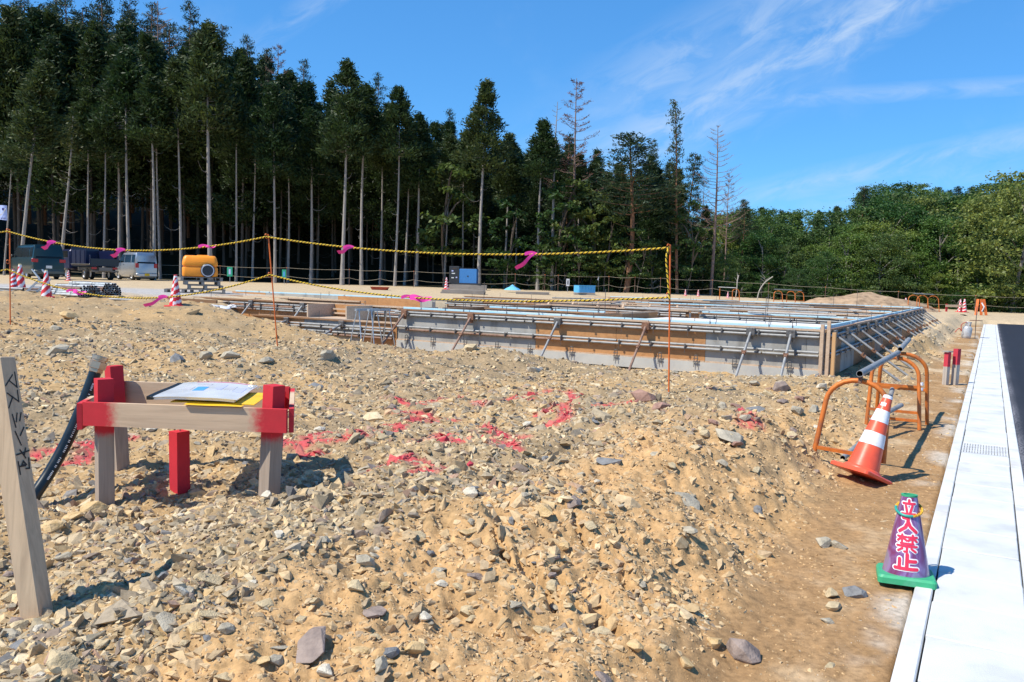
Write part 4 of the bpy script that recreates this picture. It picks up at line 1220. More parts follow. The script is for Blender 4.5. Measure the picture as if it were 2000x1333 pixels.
def form_wall(label, p0, p1, zt, zb, out, sheets, walers=(), braces=None, foam_in=True, batten=True, foot=False, ties=True, group=None, rebar=0, thick=.17, brace_len=.85, brace_mats=(pipe_m,), hooks=False, both=True, top_gap=.0):
    """a double plywood form: sheets on both faces, battens, pipe walers, ties, raking braces. out = outward normal"""
    p0, p1, out = Vector(p0), Vector(p1), Vector(out)
    L = (p1 - p0).length; d = (p1 - p0).normalized()
    w = thing('formwork_wall', label, 'formwork', tuple(p0.lerp(p1, .5) + UP * zb), 0, group)
    Rm = Matrix((d, out, UP)).transposed()
    pt = .012
    # sheets
    x = 0.0; k = 0
    zlo = zb + (.17 if foot else 0)
    while x < L - .05:
        n = min(1.8, L - x)
        for face in ((1, -1) if both else (1,)):
            m = MB(); c = p0 + d * (x + n / 2) + out * (0 if face > 0 else -thick) + out * random.uniform(-.002, .002)
            m.box((c.x, c.y, (zlo + zt) / 2), (n - .006, pt, zt - zlo), Rm, 0)
            m.build('panel', WS[sheets[k % len(sheets)]], w)
        x += n; k += 1
    m = MB(); c = p0 + d * L / 2 - out * thick / 2
    m.box((c.x, c.y, (zb + zt - .07) / 2), (L, thick - .03, zt - .07 - zb), Rm); m.build('concrete_core', footing_m, w)
    if foot:
        m = MB(); c = p0 + d * L / 2 - out * (thick / 2 - .0)
        m.box((c.x, c.y, zb + .07), (L + .02, thick + .11, .20), Rm); m.build('footing', footing_m, w)
        x = 0
        while x < L:
            n = min(3.6, L - x); m = MB(); c = p0 + d * (x + n / 2) + out * .024
            m.box((c.x, c.y, zlo + .013), (n - .01, .034, .026), Rm); m.build('bottom_batten', batten_m, w); x += n
    if batten:
        x = -.02; k = 0
        while x < L:
            n = min(2.7 if k % 2 else 3.4, L - x); m = MB(); c = p0 + d * (x + n / 2) + out * .030
            m.box((c.x, c.y, zt - .012 + .010 * (k % 2)), (n - .012, .048, .036), Rm, 0)
            m.build('top_batten', batten_m if k % 3 else ply_brown, w); x += n; k += 1
        if both:
            m = MB(); c = p0 + d * L / 2 - out * (thick + .03); m.box((c.x, c.y, zt - .012), (L, .04, .034), Rm); m.build('top_batten', batten_m, w)
    if foam_in:
        x = .05
        while x < L - .2:
            n = min(1.82, L - x - .05); m = MB(); c = p0 + d * (x + n / 2) - out * (thick - .045)
            m.box((c.x, c.y, zt + .04 - .10), (n - .01, .05, .20), Rm, 0, .004); m.build('insulation_board', foam, w); x += n + (.06 if random.random() < .3 else .004)
    # pipe walers in pairs, in lengths that overlap unevenly
    for (z, zz) in walers:
        for j, zc in enumerate((z, z - .062)):
            x = -.10 + .3 * random.random() + .2 * j
            while x < L - .25:
                n = min(random.choice((2.5, 3.0, 4.0)), L - x - .05 + .0)
                m = MB(); a_ = p0 + d * x + out * (.045 + .0243); b_ = p0 + d * (x + n - .03) + out * (.045 + .0243)
                m.pipe((a_.x, a_.y, zc), (b_.x, b_.y, zc), mi_in=1); m.build('pipe', [pipe_m if random.random() < .92 else rust_pipe, dark_in], w, smooth=40); x += n
    if ties and walers:
        proto = None
        for (z, zz) in walers:
            x = .28 + .2 * random.random()
            while x < L - .1:
                q = p0 + d * x + out * .06
                if proto is None:
                    m = MB()
                    m.box((0, 0, 0), (.024, .09, .03), Rm); m.box(out * .05, (.036, .012, .10), Rm, 0, .004)
                    m.tube([out * .05, out * .075], .012, 6); m.tube([out * .06 - UP * .02, out * .07 - UP * .13], .004, 4)
                    proto = m.build('form_tie', steel, None, local=True); o = proto
                else:
                    o = proto.copy(); COL.objects.link(o)
                o.parent = w; o.location = Vector((q.x, q.y, z - .031)) - w.location
                x += .62 + .06 * random.random()
    if braces:
        for i, bx in enumerate(braces):
            q = p0 + d * bx + out * .115; f = q + out * brace_len + d * random.uniform(-.05, .05)
            zt_ = zt - .10; zg = max(gz_(f.x, f.y) + .0, zb - .1) - .04
            bm_ = brace_mats[i % len(brace_mats)]
            m = MB(); m.pipe((q.x, q.y, zt_), (f.x, f.y, zg), .0243, mi_in=1)
            br = m.build('brace', [bm_, dark_in], w, smooth=40)
            m = MB(); m.box((q.x, q.y, zt_ + .01), (.16, .05, .15), Rm, 0, .01); m.box((q - out * .03 + UP * 0).to_tuple()[:2] + (zt_ - .03,), (.06, .03, .2), Rm); m.build('bracket', rusty if bm_ is rust_pipe else steel, w)
            cpt = Vector((q.x, q.y, zt_)).lerp(Vector((f.x, f.y, zg)), .42); m = MB()
            m.tube([cpt - (f - q).normalized() * .035 + UP * .02, cpt + (f - q).normalized() * .035 - UP * .03], .034, 8); m.box(tuple(cpt + UP * .03), (.09, .02, .03), Rm); m.build('brace_collar', rusty, w)
    if hooks:
        proto = None; x = .3
        while x < L - .2:
            q = p0 + d * x + out * .085
            if proto is None:
                m = MB()
                for s in (-.032, .032): m.tube([d * s - UP * .10, d * s + UP * .09], .0075, 5)
                m.tube([d * -.032 + UP * .09, d * -.02 + UP * .125, d * .02 + UP * .125, d * .032 + UP * .09], .0075, 5)
                m.box(UP * -.0, (.10, .02, .014), Rm); m.box(UP * .06, (.09, .02, .012), Rm)
                proto = m.build('anchor_loop', steel, None, local=True); o = proto
            else: o = proto.copy(); COL.objects.link(o)
            o.parent = w; o.location = Vector((q.x, q.y, zlo + .005)) - w.location; x += .60 + .5 * random.random()
    for k in range(rebar):
        q = p0 + d * (L * (k + .5 + random.uniform(-.3, .3)) / rebar) - out * thick / 2
        m = MB(); m.tube([(q.x, q.y, zt - .3), (q.x + .01, q.y, zt + random.uniform(.08, .22))], .0065, 5); m.build('rebar', rebar_m, w)
    return w
FO = -D            # outward normal of the front face
SO = R_            # outward normal of the side face
ZT = .835; ZB = -.05
fw = form_wall('long front formwork wall of grey and orange panels facing the rubble', AB(A_FRONT, 0), AB(0, 0), ZT, ZB, FO, ['g', 'g', 'o', 'o', 'g', 'g'],
          walers=((ZT - .07, 0), (ZT - .40, 0)), braces=(.25, 2.05, 4.15, 6.05, 8.05, 8.75), foot=True, hooks=True, rebar=12, brace_mats=(rust_pipe, rust_pipe, pipe_m, rust_pipe, pipe_m, pipe_m))
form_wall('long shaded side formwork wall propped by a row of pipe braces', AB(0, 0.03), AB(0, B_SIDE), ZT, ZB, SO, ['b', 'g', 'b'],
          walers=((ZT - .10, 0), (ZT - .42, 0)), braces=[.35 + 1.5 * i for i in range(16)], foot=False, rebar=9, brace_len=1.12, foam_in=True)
# corner timbers
for i, (du, db, w_, h0, h1, mm) in enumerate(((.03, -.10, .06, -.1, .93, batten_m), (-.07, -.07, .05, -.1, 1.0, batten_m), (-.16, -.03, .10, -.18, .80, batten_o))):
    p = AB(du, db); m = MB(); m.box((p.x, p.y, (h0 + h1) / 2), (w_, .06, h1 - h0), Matrix((D, R_, UP)).transposed(), 0, .004)
    tag(m.build('corner_timber', mm), ['upright grey timber at the left of the formwork corner', 'thin tallest timber at the formwork corner', 'thick orange-brown timber post on the outer formwork corner'][i], 'timber', 'timbers at the formwork corner')
# lower porch form, left of the front wall
form_wall('low porch formwork wall left of the long front wall', AB(A_ALL, -.02), AB(A_FRONT + .02, -.02), .50, ZB, FO, ['o', 'g', 'o'], walers=((.36, 0), (.20, 0)),
          braces=(1.3, 3.1), foam_in=False, foot=False, rebar=3, brace_len=.9)
form_wall('short end return wall at the left end of the front formwork', AB(A_FRONT + .02, 1.6), AB(A_FRONT + .02, .03), ZT, .4, -R_ * 1.0, ['g'], foam_in=False, both=False)
form_wall('porch back formwork wall with a boxed opening', AB(A_ALL + 4.5, 1.75), AB(A_FRONT + .2, 1.75), .80, ZB, FO, ['o', 'o', 'b'], walers=((.70, 0), (.60, 0)), braces=(2.6, 4.6), foam_in=False, rebar=3)
form_wall('far left formwork wall with a grey blue top edge', AB(A_ALL + 9, 7.2), AB(A_ALL - .5, 7.2), .84, ZB, FO, ['o', 'g', 'g', 'o'], foam_in=True, batten=False, rebar=3)
form_wall('shallow formwork wall behind the plastic bags', AB(A_ALL + 8.4, 4.2), AB(A_ALL, 4.2), .80, ZB, FO, ['o', 'b'], walers=((.66, 0),), foam_in=False, rebar=2)
# inner walls seen over the front one
inner = [(.95, 0.5, 3.4, 'ogo', 'inner formwork wall right behind the corner, first row', False), (3.3, 5.6, 9.0, 'gog', 'inner formwork wall behind the left half of the front wall, first row', True),
         (6.9, .3, 4.4, 'gb', 'inner formwork wall behind the pale slab, right side', True), (7.6, 4.9, 13.2, 'bbg', 'brown panelled inner formwork wall in the middle', False),
         (10.6, .3, 7.2, 'bo', 'inner formwork wall in the third row, right side', False), (11.4, 7.5, 15.5, 'go', 'inner formwork wall in the third row, left side', False),
         (14.6, .3, 9.4, 'og', 'inner formwork wall in the fourth row, right side', True), (15.2, 9.8, 17.5, 'bo', 'inner formwork wall in the fourth row, left side', False),
         (18.8, .3, 13.0, 'gob', 'inner formwork wall in the fifth row', False), (B_SIDE, .0, 14.5, 'gg', 'rear formwork wall with pale blue foam along the top', True)]
for (b, a0, a1, sh, lab, fm) in inner:
    form_wall(lab, AB(a1, b), AB(a0, b), ZT - random.uniform(0, .03), .1, FO, list(sh), walers=((ZT - .10, 0),) if b < 23 else (), foam_in=fm, ties=b < 12, rebar=6)
for (a, b0, b1, lab) in ((5.4, .3, 6.4, 'cross formwork wall between the first inner rows'), (9.3, 2.0, 11.0, 'cross formwork wall at the left of the middle rows'), (4.6, 10.9, 23.6, 'cross formwork wall through the rear rows'), (9.6, 15.4, 23.6, 'cross formwork wall at the rear left')):
    form_wall(lab, AB(a, b0), AB(a, b1), ZT - .02, .1, R_, ['b', 'o'], walers=(), foam_in=False, rebar=4)
# pale slabs between the walls
for (a0, a1, b0, b1, z, lab) in ((.3, 5.2, 1.3, 6.6, .66, 'pale fresh floor slab behind the front right wall'), (5.6, 9.1, .3, 3.1, .62, 'pale floor slab behind the front left wall'), (.3, 4.4, 6.9, 10.4, .62, 'pale floor slab in the second bay'),
                                 (9.5, 13.8, .15, 1.5, .36, 'pale porch slab behind the low porch wall'), (4.8, 9.2, 11.6, 14.4, .62, 'pale floor slab in the far middle bay'), (.3, 4.4, 10.9, 14.3, .64, 'pale floor slab in the third bay')):
    m = MB(); Rm = Matrix((-R_, D, UP)).transposed(); p = AB((a0 + a1) / 2, (b0 + b1) / 2)
    m.box((p.x, p.y, z / 2 - .05), (a1 - a0, b1 - b0, z + .1), Rm)
    tag(m.build('floor_slab', slab_m), lab, 'slab', 'fresh floor slabs')
# the boxed opening in the porch wall
bx = thing('form_box', 'open plywood box set in the porch formwork', 'formwork', tuple(AB(12.1, 1.0, .45)))
for (a, b, z, sx_, sy_, sz_, mm) in ((12.75, 1.15, .62, .04, 1.0, .36, batten_m), (11.45, 1.15, .62, .04, 1.0, .36, batten_m), (12.1, 1.15, .455, 1.26, 1.0, .03, batten_m), (12.1, 1.66, .62, 1.26, .03, .34, ply)):
    p = AB(a, b); m = MB(); m.box((p.x, p.y, z), (sx_, sy_, sz_), Matrix((-R_, D, UP)).transposed()); m.build('board', mm, bx)
for z in (.56, .67):
    p = AB(12.1, 1.55); m = MB(); m.box((p.x, p.y, z), (1.2, .05, .045), Matrix((-R_, D, UP)).transposed()); m.build('crosspiece', batten_m, bx)
# loose battens and pipes lying over the inner walls
for i in range(34):
    a, b = random.uniform(.5, 13), random.uniform(5.5, 22.5); p = AB(a, b, ZT + .05); ang = random.choice((0, 0, .1, 1.2, -.7)) + random.uniform(-.1, .1)
    dd = (-R_ * math.cos(ang) + D * math.sin(ang)); L = random.uniform(1.2, 3.6)
    m = MB()
    if i % 2:
        m.bar(p - dd * L / 2, p + dd * L / 2, .09, .03); o = m.build('batten', batten_m); tag(o, 'loose wooden batten lying across the inner formwork', 'batten', 'battens lying on the formwork')
    else:
        m.pipe(p - dd * L / 2, p + dd * L / 2, mi_in=1); o = m.build('scaffold_pipe', [pipe_m, dark_in], smooth=40); tag(o, 'grey scaffold pipe lying across the inner formwork', 'pipe', 'pipes lying on the formwork')
# spreader struts seen as diagonals behind the front wall
for i, px in enumerate((770, 880, 960, 1010, 1065, 1120, 1160, 1210, 1275)):
    a = 12.2 - i * .95; p = AB(a, 11.25, ZT + .02); q = AB(a - .25, 10.3, .38)
    m = MB(); m.bar(p, q, .06, .03); o = m.build('diagonal_batten', batten_m); tag(o, f'{nth(i)} raking batten from the left against the middle inner form', 'batten', 'raking battens of the inner form')
# long rebar rods standing in the forms
for i, (px, a, b) in enumerate(((632, 12, 8), (1312, 2.6, 7), (1357, 2.3, 5.5), (1085, 6, 4.2), (1655, 2, 19), (1620, 3, 20))):
    p = AB(a, b, .4); m = MB(); m.tube([p, p + UP * random.uniform(.9, 1.2)], .008, 5); tag(m.build('rebar_rod', rebar_m), f'tall thin rebar rod standing in the forms, {nth(i)} from the front', 'rod', 'tall rebar rods')
# two small grey horses on the porch
for i, px in enumerate((716, 740)):
    p = on_y(px, 652, 18.3); p.z = .02
    t_ = thing('trestle', ['left of the two grey steel trestles by the porch wall', 'right of the two grey steel trestles by the porch wall'][i], 'trestle', tuple(p), 0, 'steel trestles by the porch wall')
    tops = p + UP * .80
    for s in (-1, 1):
        for q in (-1, 1):
            m = MB(); m.tube([tops + R_ * .03 * q + D * .3 * s, p + R_ * .17 * q + D * .36 * s], .013, 6); m.build('leg', galv, t_)
    m = MB(); m.bar(tops - D * .38, tops + D * .38, .05, .05); m.build('top_rail', galv, t_)

# ================================================================== FOREGROUND THINGS
RED_P = (.58, .018, .035)
wood_post = wood('weathered_post_wood', (.38, .30, .235), (.27, .215, .17), 2, .8, paint=RED_P)
wood_board = wood('sawn_board_wood', (.62, .45, .30), (.50, .355, .235), 0, .6, paint=RED_P, var=.6)
wood_stake = wood('pale_stake_wood', (.50, .385, .27), (.38, .285, .20), 2, .8)
FL = on_ground(205, 976); FR = on_ground(523, 966); RL = on_ground(238, 913)
FL.z = FR.z = .5 * (FL.z + FR.z)
bf_dx = (FR - FL); bf_w = bf_dx.length; bf_dx.normalize(); bf_dy = Vector((-bf_dx.y, bf_dx.x, 0))
RRr = on_ground(530, 908)
bf = thing('batter_frame', 'wooden survey frame of four posts and red-ended boards in the rubble', 'survey frame', tuple(FL.lerp(RRr, .5)))
zb0 = FL.z
def post(p, h, sec, rz, name, par, m, lean=(0, 0), paint=None, seg=10):
    mb = MB(); q = p + Vector((lean[0], lean[1], h))
    R = Matrix.Rotation(rz, 3, 'Z')
    mb.bar(p - UP * .15, q, sec, sec, 0, up=R @ Vector((1, 0, 0)), seg=seg)
    return mb.build(name, m, par, paint=paint)
for i, (p, ln, th_) in enumerate(((FL, (.0, 0), .74), (FR, (.035, 0), .735), (RL, (-.05, .0), .735), (RRr, (.03, 0), .60))):
    zg = gz_(p.x, p.y)
    post(Vector((p.x, p.y, zg)), zb0 + th_ - zg, .088, math.radians((40, 56, 50, 56)[i]), 'post', bf, wood_post, ln, paint=lambda v: max(0, min(1, (v.z - zb0 - .36) / .10)) * .95)
def board(a, b, h, t, z, name='board', ends=.22, both=True):
    d = (b - a).normalized(); L = (b - a).length
    mb = MB(); mb.bar(a + UP * z, b + UP * z, t, h, seg=24)
    def pf(v):
        s = (v - a).dot(d)
        e = min(s, L - s)
        return max(0, min(1, 1.3 - e / ends))
    return mb.build(name, wood_board, bf, paint=pf)
zt_b = zb0 + .535
def xy(v): return Vector((v.x, v.y, 0))
board(xy(FL) - bf_dx * .075 - bf_dy * .082, xy(FR) + bf_dx * .14 - bf_dy * .082, .138, .028, zt_b + .006)
board(xy(RL) - bf_dx * .10 + bf_dy * .02 + bf_dy * .05, xy(RRr) + bf_dx * .10 + bf_dy * .07, .15, .028, zt_b + .012, ends=.12)
board(xy(FL) - bf_dx * .092 - bf_dy * .10, xy(RL) - bf_dx * .085 + bf_dy * .10, .155, .028, zt_b - .01)
board(xy(FR) + bf_dx * .158 - bf_dy * .06, xy(RRr) + bf_dx * .11 + bf_dy * .10, .14, .028, zt_b + .004)
# centre stake, fully red
cs_ = on_ground(352, 946)
st = post(cs_, .385, .088, math.radians(55), 'centre_stake', None, wood_post, (-.006, 0), paint=lambda v: 1.0)
tag(st, 'short all-red stake standing alone inside the survey frame', 'stake')
nail = MB(); nail.tube([cs_ + UP * .38, cs_ + UP * .40], .004, 6); nail.build('nail', steel, st, local=False)

# drawings in a clear folder lying across the boards
doc_w = mat('plastic_folder', (.80, .83, .87), .25, var=.03, scale=5, spec=.6, coat=.4)
paper = mat('paper_edges', (.78, .76, .70), .8, var=.05, scale=30)
yel = mat('yellow_folder', (.85, .52, .02), .5, var=.05, scale=4)
black_pl = mat('black_plastic', (.012, .014, .016), .35, var=.2, scale=12, spec=.5)
dz = zt_b + .155 / 2 + .004
dc = xy(FR) - bf_dx * .42 + bf_dy * .24
docs = thing('drawing_folder', 'clear plastic folder of drawings lying on the survey frame boards', 'folder', (dc.x, dc.y, dz + .014))
fy = .60; fx_ = .50; sk = -.10
def dpt(s, t, z=0):   # s along board, t away from the camera
    return dc + bf_dx * ((s - .5) * fx_ + t * sk) + bf_dy * ((t - .5) * fy) + UP * (dz + .014 + z)
def bulge(s, t): return .016 * math.sin(PI * min(1, max(0, s))) * (.6 + .6 * t)
N = 12
def sheet(mb, s0, s1, t0, t1, z, th, n=N, mi=0):
    vs, fs = [], []
    for l in (0, 1):
        for i in range(n + 1):
            for j in range(n + 1):
                s = lerp(s0, s1, i / n); t = lerp(t0, t1, j / n)
                vs.append(dpt(s, t, z + bulge(s, t) * (1 if z > 0 else .3) + th * l + .0015 * math.sin(9 * s + 7 * t)))
    k = (n + 1) * (n + 1)
    for i in range(n):
        for j in range(n):
            a = i * (n + 1) + j
            fs.append((a, a + n + 1, a + n + 2, a + 1)); fs.append((k + a, k + a + 1, k + a + n + 2, k + a + n + 1))
    for i in range(n):
        for (a, b) in ((i * (n + 1), (i + 1) * (n + 1)), (i * (n + 1) + n, (i + 1) * (n + 1) + n), (i, i + 1), (n * (n + 1) + i, n * (n + 1) + i + 1)):
            fs.append((a, b, b + k, a + k))
    mb.add(vs, fs, mi)
m = MB(); sheet(m, .02, .98, .0, .98, .002, .016); m.build('paper_stack', paper, docs, smooth=50)
m = MB(); sheet(m, -.01, 1.02, -.02, 1.0, .019, .004); m.build('cover', doc_w, docs, smooth=50)
blk = mat('print_blue', (.10, .36, .72), .4, var=.02); lav = mat('print_lavender', (.50, .52, .78), .4, var=.02); prd = mat('print_red', (.66, .10, .16), .4, var=.02); pgr = mat('print_grey', (.52, .52, .55), .4, var=.02)
for (s0, s1, t0, t1, mm) in ((.36, .50, .34, .58, blk), (.60, .68, .46, .80, lav), (.70, .82, .5, .74, pgr), (.20, .32, .40, .60, pgr), (.22, .9, .94, .965, prd), (.3, .48, .72, .80, pgr), (.84, .95, .4, .7, lav)):
    m = MB(); sheet(m, s0, s1, t0, t1, .0236, .0008, 6); m.build('printed_block', mm, docs, smooth=50)
m = MB(); sheet(m, -.06, .02, -.02, 1.0, .004, .02, 6); m.build('spine', black_pl, docs)
yf = MB()
dc_keep = dc.copy(); dc = dc + bf_dx * .105 - UP * .0
sheet(yf, .0, 1.0, .02, .80, -.012, .004)
dc = dc - bf_dx * .045 - bf_dy * .035
sheet(yf, .3, .98, -.03, .5, -.0135, .001)
dc = dc_keep
tag(yf.build('yellow_envelope', yel, None, smooth=50), 'yellow envelope sticking out from under the folder of drawings', 'envelope')
m = MB(); ch = dpt(1.03, .55, .05)
for k in range(7): 
    q = ch + bf_dx * .026 * k + UP * (.006 * math.sin(k * 2)); m.tube([q + Vector((.012 * math.cos(a), .006 * math.sin(a), .009 * math.sin(a + k))) for a in np.linspace(0, 6.28, 9)], .0025, 4, cap=False)
m.build('chain', galv, docs)

# black hose with brass fitting
hp = [on_y(x, y, d_) for x, y, d_ in ((62, 985, 4.80), (70, 965, 4.82), (98, 922, 4.9), (128, 868, 4.98), (156, 806, 5.05), (177, 752, 5.1), (188, 722, 5.12))]
hose = thing('black_hose', 'thick black pipe with a brass end rising out of the rubble', 'pipe', tuple(hp[1]))
def smooth_path(p, n=6):
    out = []
    for i in range(len(p) - 1):
        p0, p1, p2, p3 = p[max(i - 1, 0)], p[i], p[i + 1], p[min(i + 2, len(p) - 1)]
        for k in range(n):
            t = k / n
            out.append(.5 * ((2 * p1) + (p2 - p0) * t + (2 * p0 - 5 * p1 + 4 * p2 - p3) * t * t + (3 * p1 - p0 - 3 * p2 + p3) * t ** 3))
    return out + [p[-1]]
sp_ = smooth_path(hp)
m = MB(); m.tube(sp_, .036, 16); m.build('hose', mat('black_rubber', (.010, .016, .019), .30, var=.2, scale=10, spec=.5), hose, smooth=50)
brass = mat('brass', (.62, .42, .26), .35, .9, var=.12, scale=20)
ax = (hp[-1] - hp[-2]).normalized(); Rq = ax.to_track_quat('Z', 'Y').to_matrix().to_4x4(); Rq.translation = hp[-1]
m = MB(); m.lathe([(.036, -.02), (.043, -.015), (.043, .005), (.052, .008), (.052, .05), (.045, .055)], 6, Rq); m.lathe([(.042, .05), (.042, .062), (.048, .064), (.048, .085), (.036, .088), (.036, .04)], 20, Rq, cap1=False)
m.build('brass_fitting', brass, hose)
prt = mat('white_print', (.75, .75, .75), .5)
m = MB()
for k in range(10, len(sp_) - 6):
    c = sp_[k]; d_ = (sp_[k + 1] - sp_[k]).normalized(); v = (Vector((0, 0, CAMZ)) - c); v = (v - d_ * v.dot(d_)).normalized(); s_ = d_.cross(v)
    for q in (.2, .5, .8):
        e = c + d_ * (sp_[k + 1] - c).length * q + (v * .95 + s_ * .3).normalized() * .0365
        if random.random() < .75: m.bar(e - s_ * .005, e + s_ * .005, .004, .0008, up=tuple(v))
m.build('printed_marks', prt, hose)

# leaning stake with hand lettering
sb = on_ground(73, 1206, False); stp = on_y(-3, 700, 3.42)
axis = (stp - sb).normalized()
n1 = Vector((-.06, -1.0, 0)).normalized(); n1 = (n1 - axis * n1.dot(axis)).normalized()
n2 = n1.cross(axis).normalized() * -1
if n2.x < 0: n2 = -n2
W_ = .088
stake = thing('marker_stake', 'leaning wooden stake with black hand lettering at the left edge', 'stake', tuple(sb))
mb = MB(); mb.box((sb + stp) / 2 - axis * .10, ((stp - sb).length + .2, W_, W_), Matrix((axis, n1, n2)).transposed(), 0, .004)
mb.build('shaft', wood('stake_wood', (.58, .43, .28), (.44, .32, .21), 2, .8), stake)
ink = mat('black_marker', (.012, .012, .012), .5)
xl = lambda y: 5 + (y - 250) * (155 / 1080.); xr = lambda y: 122 + (y - 60) * (178 / 1270.)
Ls = (stp - sb).length
face_o = n2 * (W_ / 2 + .0006)
# right-hand face: across runs from the camera-side edge (n1) to the far edge (-n1)
def face_pt(cx, cy):
    ac = (cx - xl(cy)) / (xr(cy) - xl(cy))
    py = 690 + cy / 4.937
    hh = Ls * (1206 - py) / (1206 - 700.)
    return sb + axis * hh + face_o + n1 * (W_ * (.5 - ac))
lets = [[((85, 230), (18, 328)), ((108, 205), (130, 350)), ((60, 290), (130, 350))],
        [((133, 382), (145, 490)), ((32, 402), (145, 490)), ((85, 442), (45, 540))],
        [((80, 610), (112, 730)), ((125, 602), (118, 680)), ((165, 602), (152, 675))],
        [((105, 772), (162, 905)), ((190, 745), (155, 815))],
        [((115, 992), (240, 972)), ((150, 952), (205, 1035)), ((205, 945), (190, 1010)), ((130, 1060), (150, 1178)), ((235, 1042), (240, 1138)), ((150, 1105), (200, 1108)), ((180, 1062), (210, 1098)), ((210, 1098), (165, 1098)), ((165, 1098), (180, 1062)), ((205, 1136), (240, 1140))]]
m = MB(); li = 0
for g in lets:
    for a, b in g:
        p, q = face_pt(*a), face_pt(*b); dd = (q - p).normalized() * .003
        m.bar(p - dd + n2 * .00012 * li, q + dd + n2 * .00012 * li, .0062, .0006, up=tuple(n2)); li += 1
m.build('lettering', ink, stake)

# ---- traffic cone, tipped on the bank edge
orange_pl = mat('orange_pvc', (.80, .105, .045), .38, var=.08, scale=6, bump=.05, spec=.5, col2=(.66, .09, .045))
white_refl = mat('white_reflective_band', (.80, .80, .82), .4, var=.05, scale=14, col2=(.66, .65, .64))
red_pl = mat('red_cone_plastic', (.68, .03, .035), .4, var=.08, scale=6)
def sq_base(m, half, h, M, r=.03, mi=0, hole=0):
    ring = []
    for (cx_, cy_, a0) in ((1, 1, 0), (-1, 1, 90), (-1, -1, 180), (1, -1, 270)):
        for k in range(4):
            a = math.radians(a0 + k * 30); ring.append((cx_ * (half - r) + r * math.cos(a), cy_ * (half - r) + r * math.sin(a)))
    rings = []
    for (z, s) in ((0, 1.0), (h * .7, 1.0), (h, .94)):
        rings.append([M @ Vector((x * s, y * s, z)) for x, y in ring])
    m.loft(rings, mi)
cg = on_ground(1678, 940)
Mc = Matrix.Translation(cg + Vector((.0, -.02, .055))) @ Matrix.Rotation(math.radians(20.5), 4, 'Y') @ Matrix.Rotation(math.radians(-9), 4, 'X') @ Matrix.Rotation(math.radians(28), 4, 'Z')
cone = thing('traffic_cone', 'orange cone with two white bands, tipped on the bank by the barricade', 'traffic cone', tuple(cg))
m = MB(); sq_base(m, .185, .034, Mc); m.build('base', orange_pl, cone)
H = .70; r_at = lambda z: .137 + (.034 - .137) * (z / H)
def band(name, z0, z1, mm, off=.0, n=32, M=Mc, par=cone, ra=r_at, cap=False):
    m = MB(); m.lathe([(ra(z) + off, z) for z in np.linspace(z0, z1, 6)], n, M, cap0=cap, cap1=cap); return m.build(name, mm, par, smooth=40)
band('body', .03, H - .012, orange_pl)
m = MB(); m.lathe([(.152, .03), (.150, .045), (.137, .06)], 32, Mc, cap0=False, cap1=False); m.build('collar', orange_pl, cone, smooth=40)
band('reflective_band', .255, .365, white_refl, .0016); band('reflective_band', .46, .565, white_refl, .0016)
m = MB(); m.lathe([(r_at(H - .03) + .002, H - .03), (r_at(H) + .002, H - .004), (.026, H), (.0, H)], 24, Mc, cap0=False, cap1=False); m.build('tip', white_refl, cone, smooth=40)
# sticker under the upper band
vdir = (Matrix(Mc).inverted() @ Vector((0, 0, CAMZ))); va = math.atan2(vdir.y, vdir.x)
def on_cone(M, ra, ang0, x, z, off):
    r = ra(z) + off; a = ang0 + x / r
    return M @ Vector((r * math.cos(a), r * math.sin(a), z))
m = MB(); vs = [on_cone(Mc, r_at, va - .35, x, z, .0012) for z in (.598, .628) for x in np.linspace(-.022, .022, 5)]
m.add(vs, [(i, i + 1, i + 6, i + 5) for i in range(4)]); m.build('sticker', white_refl, cone)

# ---- small purple keep-out cone
green_pl = mat('green_rubber', (.045, .36, .17), .5, var=.12, scale=12, col2=(.09, .40, .23))
def purple_mat():
    m = bpy.data.materials.new('purple_foil'); m.use_nodes = True
    t = NT(m.node_tree); b = m.node_tree.nodes['Principled BSDF']; tcn = t.new('ShaderNodeTexCoord')
    nz = t.noise(t.mapping(tcn.outputs['Object'], scale=(9, 9, 3)), 1.0, 3, .5, 1.5)
    c = t.ramp(nz, [(.30, (.26, .04, .11)), (.42, (.27, .09, .24)), (.54, (.38, .24, .46)), (.66, (.31, .28, .33)), (.8, (.32, .05, .13))])
    t.link(c, b.inputs['Base Color']); b.inputs['Roughness'].default_value = .33; b.inputs['Metallic'].default_value = .35; b.inputs['Coat Weight'].default_value = .3
    return m
pg = on_ground(1768, 1136); pg.z = max(pg.z, -.045)
pc = thing('sign_cone', 'small purple cone with red Japanese lettering on a green base by the gutter', 'traffic cone', tuple(pg))
Mp = Matrix.Translation(pg + Vector((0, 0, .012))) @ Matrix.Rotation(math.radians(1.2), 4, 'Y') @ Matrix.Rotation(math.radians(-4), 4, 'X') @ Matrix.Rotation(math.radians(-22), 4, 'Z')
m = MB(); sq_base(m, .143, .042, Mp, .022); m.build('base', green_pl, pc)
HP = .46; rp = lambda z: .118 + (.039 - .118) * ((z - .04) / (HP - .04))
band('body', .04, HP, purple_mat(), 0, 40, Mp, pc, rp)
m = MB(); m.lathe([(.041, HP - .006), (.042, HP + .004), (.030, HP + .004), (.030, HP - .03)], 28, Mp, cap0=False, cap1=True); m.build('rim', green_pl, pc, smooth=40)
pv = Mp.inverted() @ Vector((0, 0, CAMZ)); pa = math.atan2(pv.y, pv.x)
